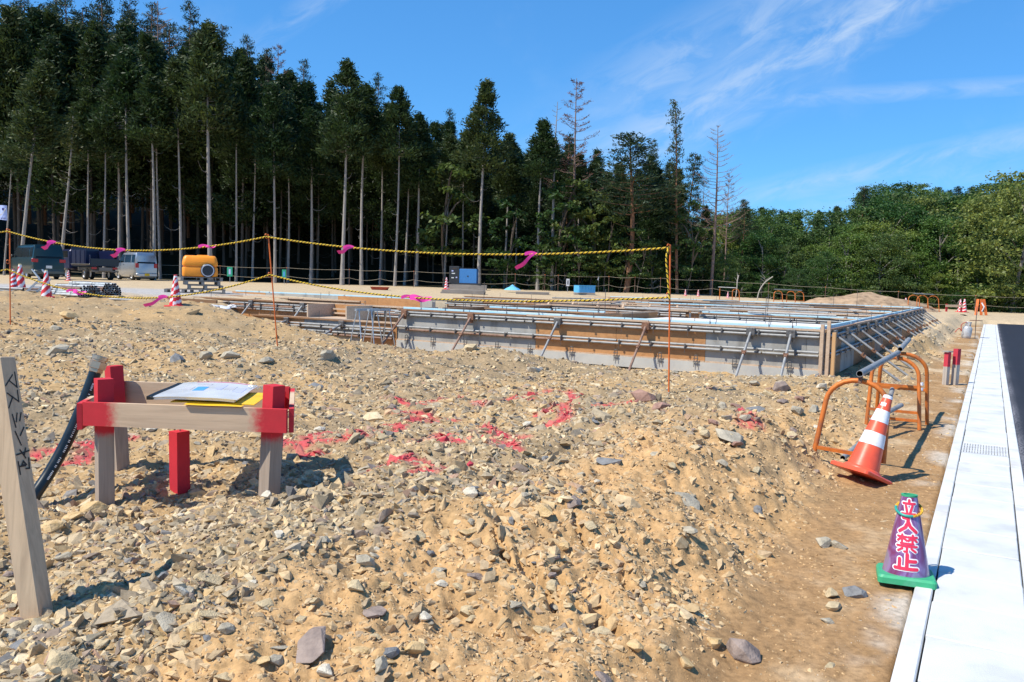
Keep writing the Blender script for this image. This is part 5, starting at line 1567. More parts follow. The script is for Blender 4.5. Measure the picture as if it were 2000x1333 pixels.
CH = {'tatsu': [[(.5, 1.0), (.5, .80)], [(.06, .76), (.94, .76)], [(.28, .60), (.38, .20)], [(.76, .62), (.60, .12)], [(.0, .06), (1, .06)]],
      'iru': [[(.22, .96), (.50, .94), (.48, .62), (.36, .34), (.04, .06)], [(.50, .74), (.62, .42), (.98, .06)]],
      'kin': [[(.03, .88), (.46, .88)], [(.25, 1.0), (.25, .60)], [(.23, .84), (.04, .64)], [(.28, .84), (.46, .68)], [(.54, .88), (.97, .88)], [(.75, 1.0), (.75, .60)], [(.73, .84), (.54, .68)], [(.78, .84), (.97, .64)],
              [(.20, .50), (.80, .50)], [(.02, .35), (.98, .35)], [(.50, .35), (.50, .03), (.38, .05)], [(.28, .22), (.08, .06)], [(.72, .22), (.93, .06)]],
      'tomeru': [[(.53, .98), (.53, .06)], [(.53, .56), (.92, .56)], [(.20, .66), (.20, .06)], [(.0, .06), (1, .06)]]}
def glyph(key, zc, w, h, wid, mm, off, name):
    m = MB(); q = 0
    for st_ in CH[key]:
        pts = []
        for (a, b) in zip(st_, st_[1:]):
            for t in np.linspace(0, 1, 7)[:-1]: pts.append((lerp(a[0], b[0], t), lerp(a[1], b[1], t)))
        pts.append(st_[-1])
        P2 = [((x - .5) * w, zc + (y - .5) * h) for x, y in pts]
        o_ = off + .00013 * q; q += 1
        vs, n = [], len(P2)
        for i, (x, z) in enumerate(P2):
            ax_, az_ = P2[max(i - 1, 0)]; bx_, bz_ = P2[min(i + 1, n - 1)]
            l = math.hypot(bx_ - ax_, bz_ - az_) or 1; nx, nz = -(bz_ - az_) / l * wid / 2, (bx_ - ax_) / l * wid / 2
            vs += [on_cone(Mp, rp, pa, x + nx, z + nz, o_), on_cone(Mp, rp, pa, x - nx, z - nz, o_)]
        m.add(vs, [(2 * i, 2 * i + 1, 2 * i + 3, 2 * i + 2) for i in range(n - 1)])
        for (x, z) in (P2[0], P2[-1]):
            o_ += .00006
            m.add([on_cone(Mp, rp, pa, x + wid / 2 * math.cos(t), z + wid / 2 * math.sin(t), o_) for t in np.linspace(0, 2 * PI, 13)[:-1]], [tuple(range(12))])
    return m.build(name, mm, pc, recalc=False)
red_ink = mat('red_lettering', (.74, .035, .085), .45, var=.04); white_ink = mat('white_lettering_outline', (.85, .82, .84), .45, var=.03)
for key, zc, w, h, wr in (('tatsu', .400, .068, .078, .0125), ('iru', .308, .092, .080, .0165), ('kin', .212, .104, .090, .0115), ('tomeru', .118, .112, .080, .0175)):
    glyph(key, zc, w, h, wr + .0115, white_ink, .0006, 'lettering_outline'); glyph(key, zc, w, h, wr, red_ink, .0032, 'lettering')
hd = MB(); hd2 = MB()
def ringp(a, rr, z, tilt): return Mp @ Vector((rr * math.cos(pa + a), rr * math.sin(pa + a), z + tilt * math.cos(a)))
hd.tube([ringp(a, .064, .385, -.030) for a in np.linspace(-1.7, .35, 12)], .0075, 8)
hd.build('rope_sleeve', mat('green_sleeve', (.03, .33, .27), .35), pc, smooth=50)
for s in range(3):
    hd2.tube([ringp(a, .064 + .0042 * math.cos(a * 9 + s * 2.09), .385 + .0042 * math.sin(a * 9 + s * 2.09), -.030) for a in np.linspace(.35, 4.6, 60)], .0040, 5)
hd2.build('handle_rope', mat('yellow_rope', (.78, .42, .03), .6, var=.2, scale=40), pc)

# ---- orange pipe barricades
orange_st = mat('rusty_orange_paint', (.56, .155, .025), .5, .15, var=.22, scale=9, bump=.15, bscale=60, col2=(.36, .12, .045))
def u_frame(par, c, wdir, w, h, lean, r=.022, bars=(), bar_m=None, plug=True):
    """inverted U of bent pipe: c base centre, wdir across, lean = top offset"""
    rad = w * .42; pts = []
    for a in np.linspace(0, 1, 3)[:-1]: pts.append((-w / 2 * (1.12 - .12 * a), (h - rad) * a))
    for a in np.linspace(PI, 0, 13): pts.append((w / 2 * 1.0 * math.cos(a) * (rad / rad), h - rad + rad * math.sin(a)))
    for a in np.linspace(1, 0, 3)[1:]: pts.append((w / 2 * (1.12 - .12 * a), (h - rad) * a))
    P_ = [c + wdir * x + UP * z + lean * (z / h) for x, z in pts]
    m = MB(); m.tube(P_, r, 10); m.build('pipe_frame', orange_st, par, smooth=50)
    for z in bars:
        k = 1.12 - .12 * z / (h - rad); a = c + wdir * (-w / 2 * k) + UP * z + lean * (z / h); b = c + wdir * (w / 2 * k) + UP * z + lean * (z / h)
        m = MB(); m.bar(a, b, .03, .03); m.build('crossbar', bar_m or orange_st, par)
    return P_
b1a = on_ground(1592, 893); b1 = b1a + R_ * .27
s1 = thing('barricade_stand', 'single orange pipe arch sunk in the rubble behind the tipped cone', 'barricade', tuple(b1))
u_frame(s1, b1 - UP * .03, (R_ * 1 + UP * -.06).normalized(), .50, .66, R_ * .05 + D * .10, bars=(.04,))
m = MB(); tp1 = b1 + UP * .64 + R_ * .05 + D * .10; m.box(tp1 + UP * .005, (.03, .07, .075), Matrix((R_, D, UP)).transposed(), 0, .006); m.build('saddle', rusty, s1)
b2r = on_ground(1797, 842); b2 = b2r - R_ * .29 + D * .05
s2 = thing('barricade_stand', 'double orange pipe arch barricade carrying the grey rails', 'barricade', tuple(b2))
u_frame(s2, b2, R_, .50, .80, D * .14 + R_ * -.02, bars=(.10, .19, .48))
u_frame(s2, b2 + D * .46 + R_ * .05, R_, .50, .84, -D * .16, bars=(.42,))
for k, z in enumerate((.46, .52)):
    m = MB(); m.tube([b2 + R_ * .262 + UP * z + D * .10 - UP * .016, b2 + R_ * .262 + UP * z + D * .10 + UP * .016], .0245, 10); m.build('label_band', white_refl, s2)
tp2 = b2 + UP * .80 + D * .16
m = MB(); m.box(tp2 + UP * .0, (.03, .09, .07), Matrix((R_, D, UP)).transposed(), 0, .006); m.build('saddle', rusty, s2)
def loose_pipe(p, q, label, r=.0285, group='grey barricade pipes', mm=None):
    m = MB(); m.pipe(p, q, r, 14, .004, mi_in=1); o = m.build('barricade_rail', [mm or pipe_m, dark_in], smooth=40); tag(o, label, 'pipe', group); return o
nr = tp1 + UP * .055
dd = (tp2 + UP * .06 - nr).normalized()
loose_pipe(nr - dd * .06, tp2 + UP * .06 - dd * .02, 'grey rail slanting from the single arch up to the double arch')
loose_pipe(tp2 + UP * .10 + R_ * .02 - D * .03, tp2 + UP * .16 + D * 1.1 + R_ * .02, 'grey rail running away over the top of the double arch')
lp = b2 - D * .08 - R_ * .06
loose_pipe(lp + UP * .20 - D * .10, lp + UP * .42 + D * .5, 'short grey pipe poking through the double arch', .027)
q = on_ground(1646, 896); loose_pipe(q + UP * .05, q + UP * .12 + D * .9 + R_ * .10, 'grey pipe lying on the ground behind the tipped cone', .026)
q = on_ground(1700, 862); loose_pipe(q + UP * .20, q + UP * .28 + D * .9 + R_ * .20, 'grey pipe leaning low between the two arches', .026)

# ---- marker stakes on the verge
stk_m = wood('verge_stake', (.46, .40, .34), (.34, .29, .245), 2, .8, paint=(.55, .03, .055))
for (px, py, h, w, lab, capd) in ((1846, 752, .56, .075, 'grey verge stake with a dark red band under a flat cap', True), (1864, 752, .62, .085, 'verge stake with a bright red top, right of the capped one', False)):
    p = on_ground(px, py); z0 = p.z
    m = MB(); m.bar(p - UP * .1, p + UP * h + R_ * .01, w, w, up=tuple(Matrix.Rotation(.5, 3, 'Z') @ Vector((1, 0, 0))), seg=12)
    o = m.build('marker_stake', stk_m, paint=lambda v, z0=z0, h=h: 1.0 if (v.z - z0) > h * .58 else 0.0); tag(o, lab, 'stake', 'verge marker stakes')
    if capd: m = MB(); m.box(p + UP * (h + .008) + R_ * .01, (.13, .11, .016), Matrix.Rotation(.5, 3, 'Z')); m.build('cap', ply_grey, o)

# ---- gas bottle with burner
gp = on_ground(1886, 661)
gb = thing('gas_cylinder', 'small grey gas bottle standing on the verge', 'gas bottle', tuple(gp))
Mg = Matrix.Translation(gp) @ Matrix.Rotation(math.radians(7), 4, 'Y')
gm = mat('grey_gas_paint', (.50, .50, .50), .42, .2, var=.12, scale=7, col2=(.38, .37, .36))
m = MB(); m.lathe([(.13, 0), (.14, .02), (.15, .05), (.155, .07), (.155, .33), (.145, .37), (.10, .42), (.05, .435)], 24, Mg); m.build('bottle', gm, gb, smooth=40)
m = MB(); m.lathe([(.12, -.02), (.12, .03)], 20, Mg, cap0=False, cap1=False); m.build('foot_ring', gm, gb, smooth=40)
m = MB()
for k in range(7): m.add([Mg @ Vector((.10 * math.cos(a), .10 * math.sin(a), z)) for z in (.40, .55) for a in (k * .8, k * .8 + .55)], [(0, 1, 3, 2)])
m.lathe([(.10, .53), (.103, .54), (.103, .56), (.10, .57)], 20, Mg, cap0=False, cap1=False); m.build('guard', gm, gb)
m = MB(); m.lathe([(.022, .43), (.022, .50), (.035, .505), (.035, .53), (.0, .53)], 12, Mg); m.build('valve', brass, gb)
m = MB(); m.tube(smooth_path([Mg @ Vector(v) for v in ((0, 0, .50), (-.12, -.05, .54), (-.26, -.05, .42), (-.24, -.1, .22), (-.34, -.1, .30), (-.46, -.1, .14))]), .013, 8)
tag(m.build('gas_hose', mat('red_hose', (.45, .06, .03), .5)), 'red hose coiled off the gas bottle', 'hose')
m = MB(); q = gp - R_ * .50; m.tube([q + UP * .30 + R_ * .14, q + UP * .12], .014, 8); m.tube([q + UP * .13, q - R_ * .10 + UP * .02], [.03, .045], 12); tag(m.build('gas_torch', steel), 'black gas torch lying beside the grey bottle', 'torch')
rd = on_ground(1904, 662); rod = thing('iron_rod', 'thin iron rod with a round plate standing right of the gas bottle', 'rod', tuple(rd))
m = MB(); m.tube([rd - UP * .1, rd + UP * 1.12], .012, 6); m.build('shaft', rebar_m, rod)
m = MB(); m.lathe([(.0, 0), (.20, .0), (.20, .02), (.0, .02)], 20, Matrix.Translation(rd + UP * .62), cap0=False, cap1=False); m.build('plate', rusty, rod)

# ---- rope fence: pins, tiger rope, pink tape
pin_m = mat('orange_pin_paint', (.72, .16, .03), .45, .1, var=.15, scale=14, col2=(.50, .12, .035))
pins = [(( 20, 628), (19, 448), 'left orange rope pin standing on the crest of the rubble'), ((543, 685), (524, 458), 'leaning middle orange rope pin'), ((1306, 773), (1309, 478), 'right orange rope pin in front of the formwork')]
PT = []
for (bp, tp_, lab) in pins:
    p = on_ground(*bp); t = on_y(tp_[0], tp_[1], p.y + .02); PT.append((p, t))
    e = thing('rope_pin', lab, 'fence pin', tuple(p), 0, 'orange rope pins')
    ax = (t - p).normalized()
    m = MB(); m.tube([p - ax * .3, t], .0105, 8); m.build('rod', pin_m, e, smooth=50)
    sdv = Vector((-.8, -.6, 0))
    for q in (t - ax * .03, p.lerp(t, .66)):
        m = MB(); m.tube([q + sdv * .012 + sdv * .035 * (1 + math.cos(a)) * .5 * 1.2 + ax * .034 * math.sin(a) for a in np.linspace(.3, 6.0, 14)], .006, 6); m.build('hook_loop', pin_m, e)
yrope = mat('yellow_strand', (.74, .50, .035), .7, var=.15, scale=60, bump=.3, bscale=200); krope = mat('black_strand', (.015, .014, .012), .75)
def tiger(path, label, r=.0064, pitch=.062, group='black and yellow tiger ropes'):
    P_ = [Vector(p) for p in path]
    L = [0.0]
    for a, b in zip(P_, P_[1:]): L.append(L[-1] + (b - a).length)
    n = int(L[-1] / pitch * 7); pts = []; j = 0
    for i in range(n + 1):
        s = L[-1] * i / n
        while j < len(L) - 2 and L[j + 1] < s: j += 1
        pts.append(P_[j].lerp(P_[j + 1], (s - L[j]) / (L[j + 1] - L[j] + 1e-9)))
    m = MB()
    for st_ in range(3):
        q = []
        for i, p in enumerate(pts):
            t = (pts[min(i + 1, n)] - pts[max(i - 1, 0)]).normalized(); a = t.cross(UP if abs(t.z) < .9 else Vector((1, 0, 0))).normalized(); b = a.cross(t)
            ph = 2 * PI * (L[-1] * i / n / pitch) + st_ * 2 * PI / 3
            q.append(p + a * (r * 1.1 * math.cos(ph)) + b * (r * 1.1 * math.sin(ph)))
        m.tube(q, r, 5, 1 if st_ == 2 else 0, cap=True)
    o = m.build('tiger_rope', [yrope, krope], smooth=80, recalc=False)
    return tag(o, label, 'rope', group)
def sag_path(p, q, sag, n=40, skew=1.0): 
    return [p.lerp(q, t) - UP * (sag * 4 * t * (1 - t)) for t in np.linspace(0, 1, n)]
off_l = PT[0][1] + Vector((-6, .5, -.10)); ld = Vector((-.02, -.035, 0))
up_pts = [off_l] + [t + ld - UP * .04 for _, t in PT]
ups = [sag_path(up_pts[0], up_pts[1], .22), sag_path(up_pts[1], up_pts[2], .27), sag_path(up_pts[2], up_pts[3], .16)]
for pth, lab in zip(ups, ('upper tiger rope leaving the frame left of the left pin', 'upper tiger rope between the left and middle pins', 'upper tiger rope between the middle and right pins')): tiger(pth, lab)
lo_pts = [PT[0][0].lerp(PT[0][1], .58) + ld, PT[1][0].lerp(PT[1][1], .66) + ld, PT[2][0].lerp(PT[2][1], .645) + ld]
los = [sag_path(lo_pts[0] + Vector((-6, .5, -.1)), lo_pts[0], .25), sag_path(lo_pts[0], lo_pts[1], .43), [lo_pts[1].lerp(lo_pts[2], t) - UP * (.20 * 4 * t * (1 - t) * (1.25 - .5 * t)) for t in np.linspace(0, 1, 40)]]
for pth, lab in zip(los, ('lower tiger rope leaving the frame left of the left pin', 'lower tiger rope sagging between the left and middle pins', 'lower tiger rope between the middle and right pins')): tiger(pth, lab)
tiger(smooth_path([up_pts[3] + Vector((0, 0, .01)), up_pts[3] + Vector((-.03, -.02, -.12)), up_pts[3] + Vector((-.005, -.02, -.34)), lo_pts[2] + Vector((0, -.01, .05)), lo_pts[2] + Vector((.01, -.02, -.03))], 8), 'short tiger rope end hanging down the right pin')
pink = mat('pink_tape', (.95, .06, .40), .5, var=.06, scale=10)
def ribbon(at, tail, w, label, curl=.05, flat=False):
    """knotted plastic tape with a fluttering tail"""
    v = thing('pink_ribbon', label, 'ribbon', tuple(at), 0, 'pink ribbons on the ropes')
    m = MB(); d_ = tail.normalized(); s_ = d_.cross(Vector((0, 1, 0))).normalized()
    n = 14; vs = []
    for i in range(n + 1):
        t = i / n
        c = at + tail * t + Vector((0, -.02 - curl * math.sin(t * 5), .012 * math.sin(t * 8)))
        ww = w * (.45 + .75 * t) if not flat else w * (1 - .3 * abs(t - .5))
        tw = (s_ * math.cos(t * 1.2) + Vector((0, 1, 0)) * math.sin(t * 1.2) * .5).normalized()
        vs += [c - tw * ww / 2, c + tw * ww / 2]
    m.add(vs, [(2 * i, 2 * i + 1, 2 * i + 3, 2 * i + 2) for i in range(n)]); m.build('tail', pink, v, smooth=60)
    m = MB(); d2 = Vector((1, 0, 0)); vs = []
    for i in range(11):
        a = i / 10; c = at + d2 * ((a - .75) * .16) + UP * (.020 * math.sin(a * PI)) + Vector((0, -.02, 0)); vs += [c - UP * (.018 + .01 * math.sin(a * 7)), c + UP * .020]
    m.add(vs, [(2 * i, 2 * i + 1, 2 * i + 3, 2 * i + 2) for i in range(10)]); m.build('knot', pink, v, smooth=60)
    return v
def near_px(path, px):
    best = min(path, key=lambda p: abs(1000 + F * 0 + proj(p)[0] - 1000 - px)); return best
def proj(p):
    v = Vector(p) - Vector((0, 0, CAMZ)); z = v.dot(_f); x = v.dot(_r) / z * F; h = v.dot(_u) / z * F
    return (1000 + x * math.cos(ROLL) + h * math.sin(ROLL), 666.5 + x * math.sin(ROLL) - h * math.cos(ROLL))
for px, tail, w, lab in ((107, (-.21, 0, -.12), .07, 'pink ribbon over the roof of the teal van'), (247, (-.20, 0, -.12), .07, 'pink ribbon over the silver minivan'), (403, (.15, 0, .01), .05, 'pink ribbon tied flat above the orange tank')):
    ribbon(near_px(ups[1], px), Vector(tail), w, lab, .03)
for px, tail, w, lab in ((690, (-.20, 0, -.085), .06, 'pink ribbon right of the middle pin'), (1038, (-.23, 0, -.20), .06, 'long pink ribbon left of the right pin')):
    ribbon(near_px(ups[2], px), Vector(tail), w, lab, .03)
for px, tail, w, lab, pth, fl in ((148, (.20, 0, -.03), .075, 'pink tape on the lower rope by the pipe bundle', los[1], True), (318, (-.36, 0, -.16), .06, 'trailing pink tape on the lower rope left of the striped cone', los[1], False), (800, (.30, 0, -.02), .085, 'pink tape folded over the lower rope before the inner forms', los[2], True)):
    ribbon(near_px(pth, px), Vector(tail), w, lab, .03, fl)

# ================================================================== FAR THINGS
def far(px, y, dz=0.0):
    x, yy = base_at(px, y); return Vector((x, yy, gz_(x, yy) + dz))
tyre_m = mat('tyre_rubber', (.02, .02, .02), .8); rim_m = mat('alloy_rim', (.50, .50, .52), .35, .8, var=.05); chrome = mat('chrome', (.6, .6, .6), .2, .95, var=.03)
lampr = mat('tail_lamp_red', (.42, .012, .012), .25, var=.1, spec=.6); winm = glass('dark_window', (.006, .008, .010), .12); winm.node_tree.nodes['Principled BSDF'].inputs['Specular IOR Level'].default_value = .25; plate_w = mat('white_plate', (.72, .74, .72), .5); plate_y = mat('yellow_plate', (.70, .48, .02), .5)
def wheel(par, x, y, r, w=.19):
    Mw = Matrix.Translation((x, y, r)) @ Matrix.Rotation(PI / 2, 4, 'Y')
    m = MB(); m.lathe([(r * .62, -w / 2), (r * .9, -w / 2), (r, -w * .36), (r, w * .36), (r * .9, w / 2), (r * .62, w / 2)], 24, Mw, cap0=False, cap1=False); wo = m.build('wheel', tyre_m, par, local=True, smooth=40)
    m = MB(); sgn = 1 if x > 0 else -1
    m.lathe([(0, sgn * w * .30), (r * .16, sgn * w * .42), (r * .5, sgn * w * .30), (r * .62, sgn * w * .46), (r * .64, sgn * w * .3), (r * .6, -sgn * w * .4), (0, -sgn * w * .4)], 20, Mw, cap0=False, cap1=False)
    m.build('rim', rim_m, wo, local=True, smooth=40)
def van(name, label, loc, rz, L, W, H, paint_, nose=.7, wr=.31, wx=(.72, -1.1), belt=.56, two=None, plate=plate_w):
    """one-box van: +Y is forward"""
    v = thing(name, label, 'van', tuple(loc), rz)
    hw = W / 2; zb = wr * .75; rings = []
    st = [(-L / 2, .95, .90), (-L / 2 + .10, .985, 1.0), (-L / 2 + .5, 1.0, 1.0), (L / 2 - 1.9, 1.0, 1.0), (L / 2 - 1.35, 1.0, .985), (L / 2 - .80, .99, .70), (L / 2 - .62, .98, .60), (L / 2 - .12, .92, .52), (L / 2, .86, .42)]
    def sec(y, ws, hs):
        zt = zb + (H - zb) * hs; zbelt = min(zb + (H - zb) * belt, zt - .06); w_ = hw * ws
        tw = w_ * (1 - .13 * max(0, (zt - zbelt) / (H - zbelt)))
        rr = .09
        half = [(w_ * .93, zb), (w_, zb + .12), (w_ * 1.01, zb + (zbelt - zb) * .6), (w_ * .995, zbelt), (lerp(w_, tw, .55), lerp(zbelt, zt, .55)), (tw, zt - rr), (tw - rr * .45, zt - rr * .28), (tw - rr * 1.6, zt)]
        return [Vector((x, y, z)) for x, z in half] + [Vector((-x, y, z)) for x, z in reversed(half)]
    m = MB(); m.loft([sec(*s) for s in st]); m.build('body', paint_, v, local=True, smooth=35)
    if two:
        m = MB(); s_ = [(-L / 2 - .004, .957, .2), (-L / 2 + .10, .99, .2), (L / 2 - .1, .99, .2)]
        for sx in (-1, 1): m.box((sx * (hw * 1.0 + .004), 0, zb + .18), (.02, L - .15, .26), None, 0, .008)
        m.box((0, -L / 2 - .004, zb + .18), (W * .93, .03, .26), None, 0, .01); m.build('lower_trim', two, v, local=True)
    zbelt = zb + (H - zb) * belt; zt = H
    def side_x(z): return hw * (1 - .13 * max(0, (z - zbelt) / (H - zbelt))) + .004
    # side windows
    z0, z1 = zbelt + .03, H - .17
    for sx in (-1, 1):
        for (ya, yb, slant) in ((-L / 2 + .16, -L / 2 + .55 + L * .02, 0), (-L / 2 + .66 + L * .02, -L / 2 + .66 + L * .30, 0), (-L / 2 + .72 + L * .30, L / 2 - 1.05, .42)):
            m = MB(); vs = []
            for (yy, zz) in ((ya, z0), (yb + slant * .5, z0), (yb - slant * .5, z1), (ya, z1)):
                vs += [Vector((sx * side_x(zz), yy, zz)), Vector((sx * (side_x(zz) - .03), yy, zz))]
            m.add(vs, [(0, 2, 4, 6), (1, 7, 5, 3), (0, 1, 3, 2), (2, 3, 5, 4), (4, 5, 7, 6), (6, 7, 1, 0)]); m.build('side_window', winm, v, local=True)
        for yy in (wx[0] + L * .05, wx[1] + .0):
            wheel(v, sx * (hw - .10), yy if yy < 0 else L / 2 - .72, wr)
        m = MB(); m.box((sx * (hw + .012), -.1 + L * .06, zbelt - .10), (.03, .16, .03), None, 0, .006); m.build('door_handle', black_pl, v, local=True)
        m = MB(); m.box((sx * (hw + .10), L / 2 - 1.1, zbelt + .08), (.14, .09, .17), None, 0, .03); m.build('mirror', black_pl, v, local=True)
    # tailgate glass, lamps, bumper, plate
    yr = -L / 2
    m = MB(); zg0, zg1 = zbelt - .02, H - .17; yo = lambda z: yr + .0 + .085 * max(0, (z - zbelt) / (H - zbelt)) - .012
    m.add([Vector((sx * wv, yo(z) + o_, z)) for o_ in (0, .03) for (z, wv) in ((zg0, hw * .82), (zg1, hw * .70)) for sx in (-1, 1)], [(0, 1, 3, 2), (4, 6, 7, 5), (0, 2, 6, 4), (1, 5, 7, 3), (0, 4, 5, 1), (2, 3, 7, 6)])
    m.build('rear_window', winm, v, local=True)
    for sx in (-1, 1):
        m = MB(); m.box((sx * (hw - .12), yr - .004, zbelt - .16), (.22 if not two else .34, .06, .30 if not two else .20), None, 0, .02); m.build('tail_lamp', lampr, v, local=True)
    m = MB(); m.box((0, yr - .03, zb + .14), (W * .96, .14, .24), None, 0, .05); m.build('bumper', two or paint_, v, local=True, smooth=40)
    m = MB(); m.box((-.0 if not two else .0, yr - (.112 if not two else .03), zb + (.16 if not two else .45)), (.33, .012, .165), None, 0, .004); m.build('number_plate', plate, v, local=True)
    m = MB(); m.box((0, 0, zb - .03), (W * .8, L * .86, .16)); m.build('underbody', black_pl, v, local=True)
    return v
teal = mat('teal_car_paint', (.004, .026, .032), .36, .2, var=.05, coat=.35); teal2 = mat('grey_green_trim', (.085, .10, .095), .35, .4, var=.05, coat=.4)
silver = mat('silver_car_paint', (.46, .47, .49), .32, .65, var=.03, coat=.5); navy = mat('navy_truck_paint', (.010, .014, .055), .35, .2, var=.08, coat=.4)
VH = math.radians(46)
vp = far(80, 49); van('teal_van', 'dark teal van with its tail to the viewer, left of the dump truck', vp + Vector((-1.0, 1.3, 0)), math.radians(46), 4.6, 1.72, 2.02, teal, wr=.36, two=teal2)
vp = far(264, 56); van('silver_minivan', 'silver minivan parked between the dump truck and the orange tank', vp + Vector((-.3, .7, 0)), math.radians(48), 3.4, 1.48, 1.88, silver, plate=plate_y)
# dump truck: high-sided navy bed
tp_ = far(178, 52); dt = thing('dump_truck', 'navy blue dump truck between the teal van and the silver minivan', 'truck', tuple(tp_ + Vector((-.6, 1.2, 0))), math.radians(47))
def lb(name, c, s, mm, par=dt, bev=.01):
    m = MB(); m.box(c, s, None, 0, bev); return m.build(name, mm, par, local=True)
lb('bed_floor', (0, -.6, .92), (1.68, 3.2, .12), navy)
for sx in (-1, 1):
    lb('bed_side', (sx * .84, -.25, 1.42), (.05, 2.5, .9), navy); lb('side_rail', (sx * .88, -.6, .98), (.03, 3.1, .05), chrome)
    for k in range(4): lb('bed_rib', (sx * .875, -1.35 + k * .75, 1.42), (.04, .06, .86), navy)
lb('bed_front', (0, .98, 1.5), (1.70, .06, 1.1), navy); tg = lb('tailgate', (0, -2.2, 1.12), (1.70, .06, .42), mat('tailgate_black_blue', (.008, .009, .022), .4, coat=.3))
for sx in (-1, 1): lb('tailgate_post', (sx * .84, -2.14, 1.25), (.07, .10, .60), navy)
lb('cab', (0, 2.05, 1.25), (1.66, 1.55, 1.35), navy, bev=.12); lb('cab_rear_window', (0, 1.262, 1.62), (1.2, .02, .38), winm)
for sx in (-1, 1): lb('cab_window', (sx * .832, 2.1, 1.6), (.02, .9, .42), winm)
lb('chassis', (0, 0, .68), (.8, 4.8, .22), steel); lb('rear_bar', (0, -2.15, .55), (1.55, .08, .10), steel); lb('number_plate', (.15, -2.205, .66), (.33, .012, .17), plate_w)
for sx in (-1, 1): lb('tail_lamp', (sx * .62, -2.2, .74), (.30, .05, .12), lampr)
for sx in (-1, 1):
    wheel(dt, sx * .74, -1.15, .36, .24); wheel(dt, sx * .74, 1.95, .36, .2)

# orange water tank on pallets
tk = far(391, 30); tk.z = gz_(tk.x, tk.y)
tank_m = mat('orange_tank_plastic', (.95, .31, .015), .42, var=.05, scale=3, spec=.5, bump=.05)
wood_pal = wood('pallet_grey_wood', (.34, .30, .26), (.22, .19, .165), 0, .6)
TR = math.radians(20)
def pallet(loc, rz, label, L=1.25, W=1.1):
    p = thing('pallet', label, 'pallet', tuple(loc), rz, 'stacked grey pallets')
    for zz in (.012, .128):
        for k in range(6): m = MB(); m.box((0, -W / 2 + .06 + k * (W - .12) / 5, zz), (L, .11, .02)); m.build('plank', wood_pal, p, local=True)
    for k in range(3): m = MB(); m.box((-L / 2 + .06 + k * (L - .12) / 2, 0, .07), (.10, W, .09)); m.build('bearer', wood_pal, p, local=True)
    return p
gap = on_y(391, 573, tk.y).z
for k, (dx, l_) in enumerate(((.28, 'lowest pallet under the orange tank'), (.18, 'second pallet from the ground under the orange tank'), (.05, 'third pallet from the ground under the orange tank'), (-.02, 'top pallet directly under the orange tank'))):
    pallet(tk + Vector((dx, 0, .145 * k)), TR + .05 * k, l_, 1.45 if k > 2 else 1.2)
tz = tk + UP * (.145 * 4 - .003)
tank = thing('water_tank', 'bright orange plastic water tank with a dark round hatch on grey pallets', 'tank', tuple(tz), TR)
def rrect(hx, hy, z, r, n=5):
    o = []
    for (sx, sy, a0) in ((1, 1, 0), (-1, 1, 90), (-1, -1, 180), (1, -1, 270)):
        for k in range(n):
            a = math.radians(a0 + 90 * k / (n - 1)); o.append(Vector((sx * (hx - r) + r * math.cos(a), sy * (hy - r) + r * math.sin(a), z)))
    return o
TH = on_y(391, 500, tk.y).z - tz.z
def trings(zs): return [rrect(.60 * s, .46 * s2, z * TH, .12) for z, s, s2 in zs]
m = MB(); m.loft(trings([(0, .90, .88), (.04, .98, .98), (.12, 1, 1), (.42, 1, 1), (.45, .985, .98), (.455, .93, .9), (.52, .93, .9), (.525, .985, .98), (.56, 1, 1), (.70, .99, .98), (.90, .93, .90), (.97, .87, .82), (1.0, .80, .72)]))
m.build('shell', tank_m, tank, local=True, smooth=35)
m = MB(); m.box((.10, -.02, TH * 1.0), (.42, .34, .05), None, 0, .02); m.build('top_rim', tank_m, tank, local=True)
for k in range(3): m = MB(); m.box((.08, -.437 + .015 * k, TH * (.70 + .07 * k)), (.34, .03, .035), None, 0, .008); m.build('raised_rib', tank_m, tank, local=True)
Mh = Matrix.Translation((.26, -.46, TH * .31)) @ Matrix.Rotation(PI / 2, 4, 'X')
m = MB(); m.lathe([(.235, 0), (.245, .05), (.22, .07)], 32, Mh, cap0=False, cap1=False); m.build('hatch_ring', black_pl, tank, local=True, smooth=40)
m = MB(); m.lathe([(.222, .05), (.222, .075), (.185, .08), (.185, .06)], 32, Mh, cap0=False, cap1=False); m.build('hatch_rim', mat('grey_rim_plastic', (.55, .55, .60), .4), tank, local=True, smooth=40)
m = MB(); m.lathe([(.186, .065), (.0, .065)], 32, Mh, cap0=False, cap1=False); m.build('hatch_cover', mat('dark_hatch', (.015, .017, .03), .25, spec=.6), tank, local=True)
for px, l_ in ((345, 'grey pallet lying flat left of the orange tank'),):
    pallet(far(px + 15, 29.5), .3, l_)

# striped cones
def stripe_cone(loc, H_, label, style, rz=0, group='red and white striped cones'):
    c = thing('traffic_cone', label, 'traffic cone', tuple(loc), rz, group)
    k = H_ / .72; M0 = Matrix.Scale(k, 4)
    m = MB(); sq_base(m, .19, .03, M0); m.build('base', red_pl, c, local=True)
    n, rings = 32, 30
    prof = [(lerp(.14, .035, i / rings), .03 + .67 * i / rings) for i in range(rings + 1)]
    def mi(i, q):
        if i > rings - 3: return 1
        ph = q / n
        if style == 'spiral': return 1 if ((i / rings * 2.6 - ph * 1.0) % .62) < .27 else 0
        a = abs(((ph + .25) % 1.0) - .5) * 2
        return 1 if ((i / rings * 2.5 - a * 1.1 + 2) % .82) < .34 else 0
    m = MB(); m.lathe(prof, n, M0, mi); m.build('striped_body', [red_pl, white_refl], c, local=True, smooth=40)
    m = MB(); m.lathe([(.036, .69), (.036, .715), (.02, .72), (0, .72)], 16, M0, cap0=False, cap1=False); m.build('tip', mat('yellow_tip', (.75, .65, .35), .5) if style != 'spiral' else red_pl, c, local=True, smooth=40)
    return c
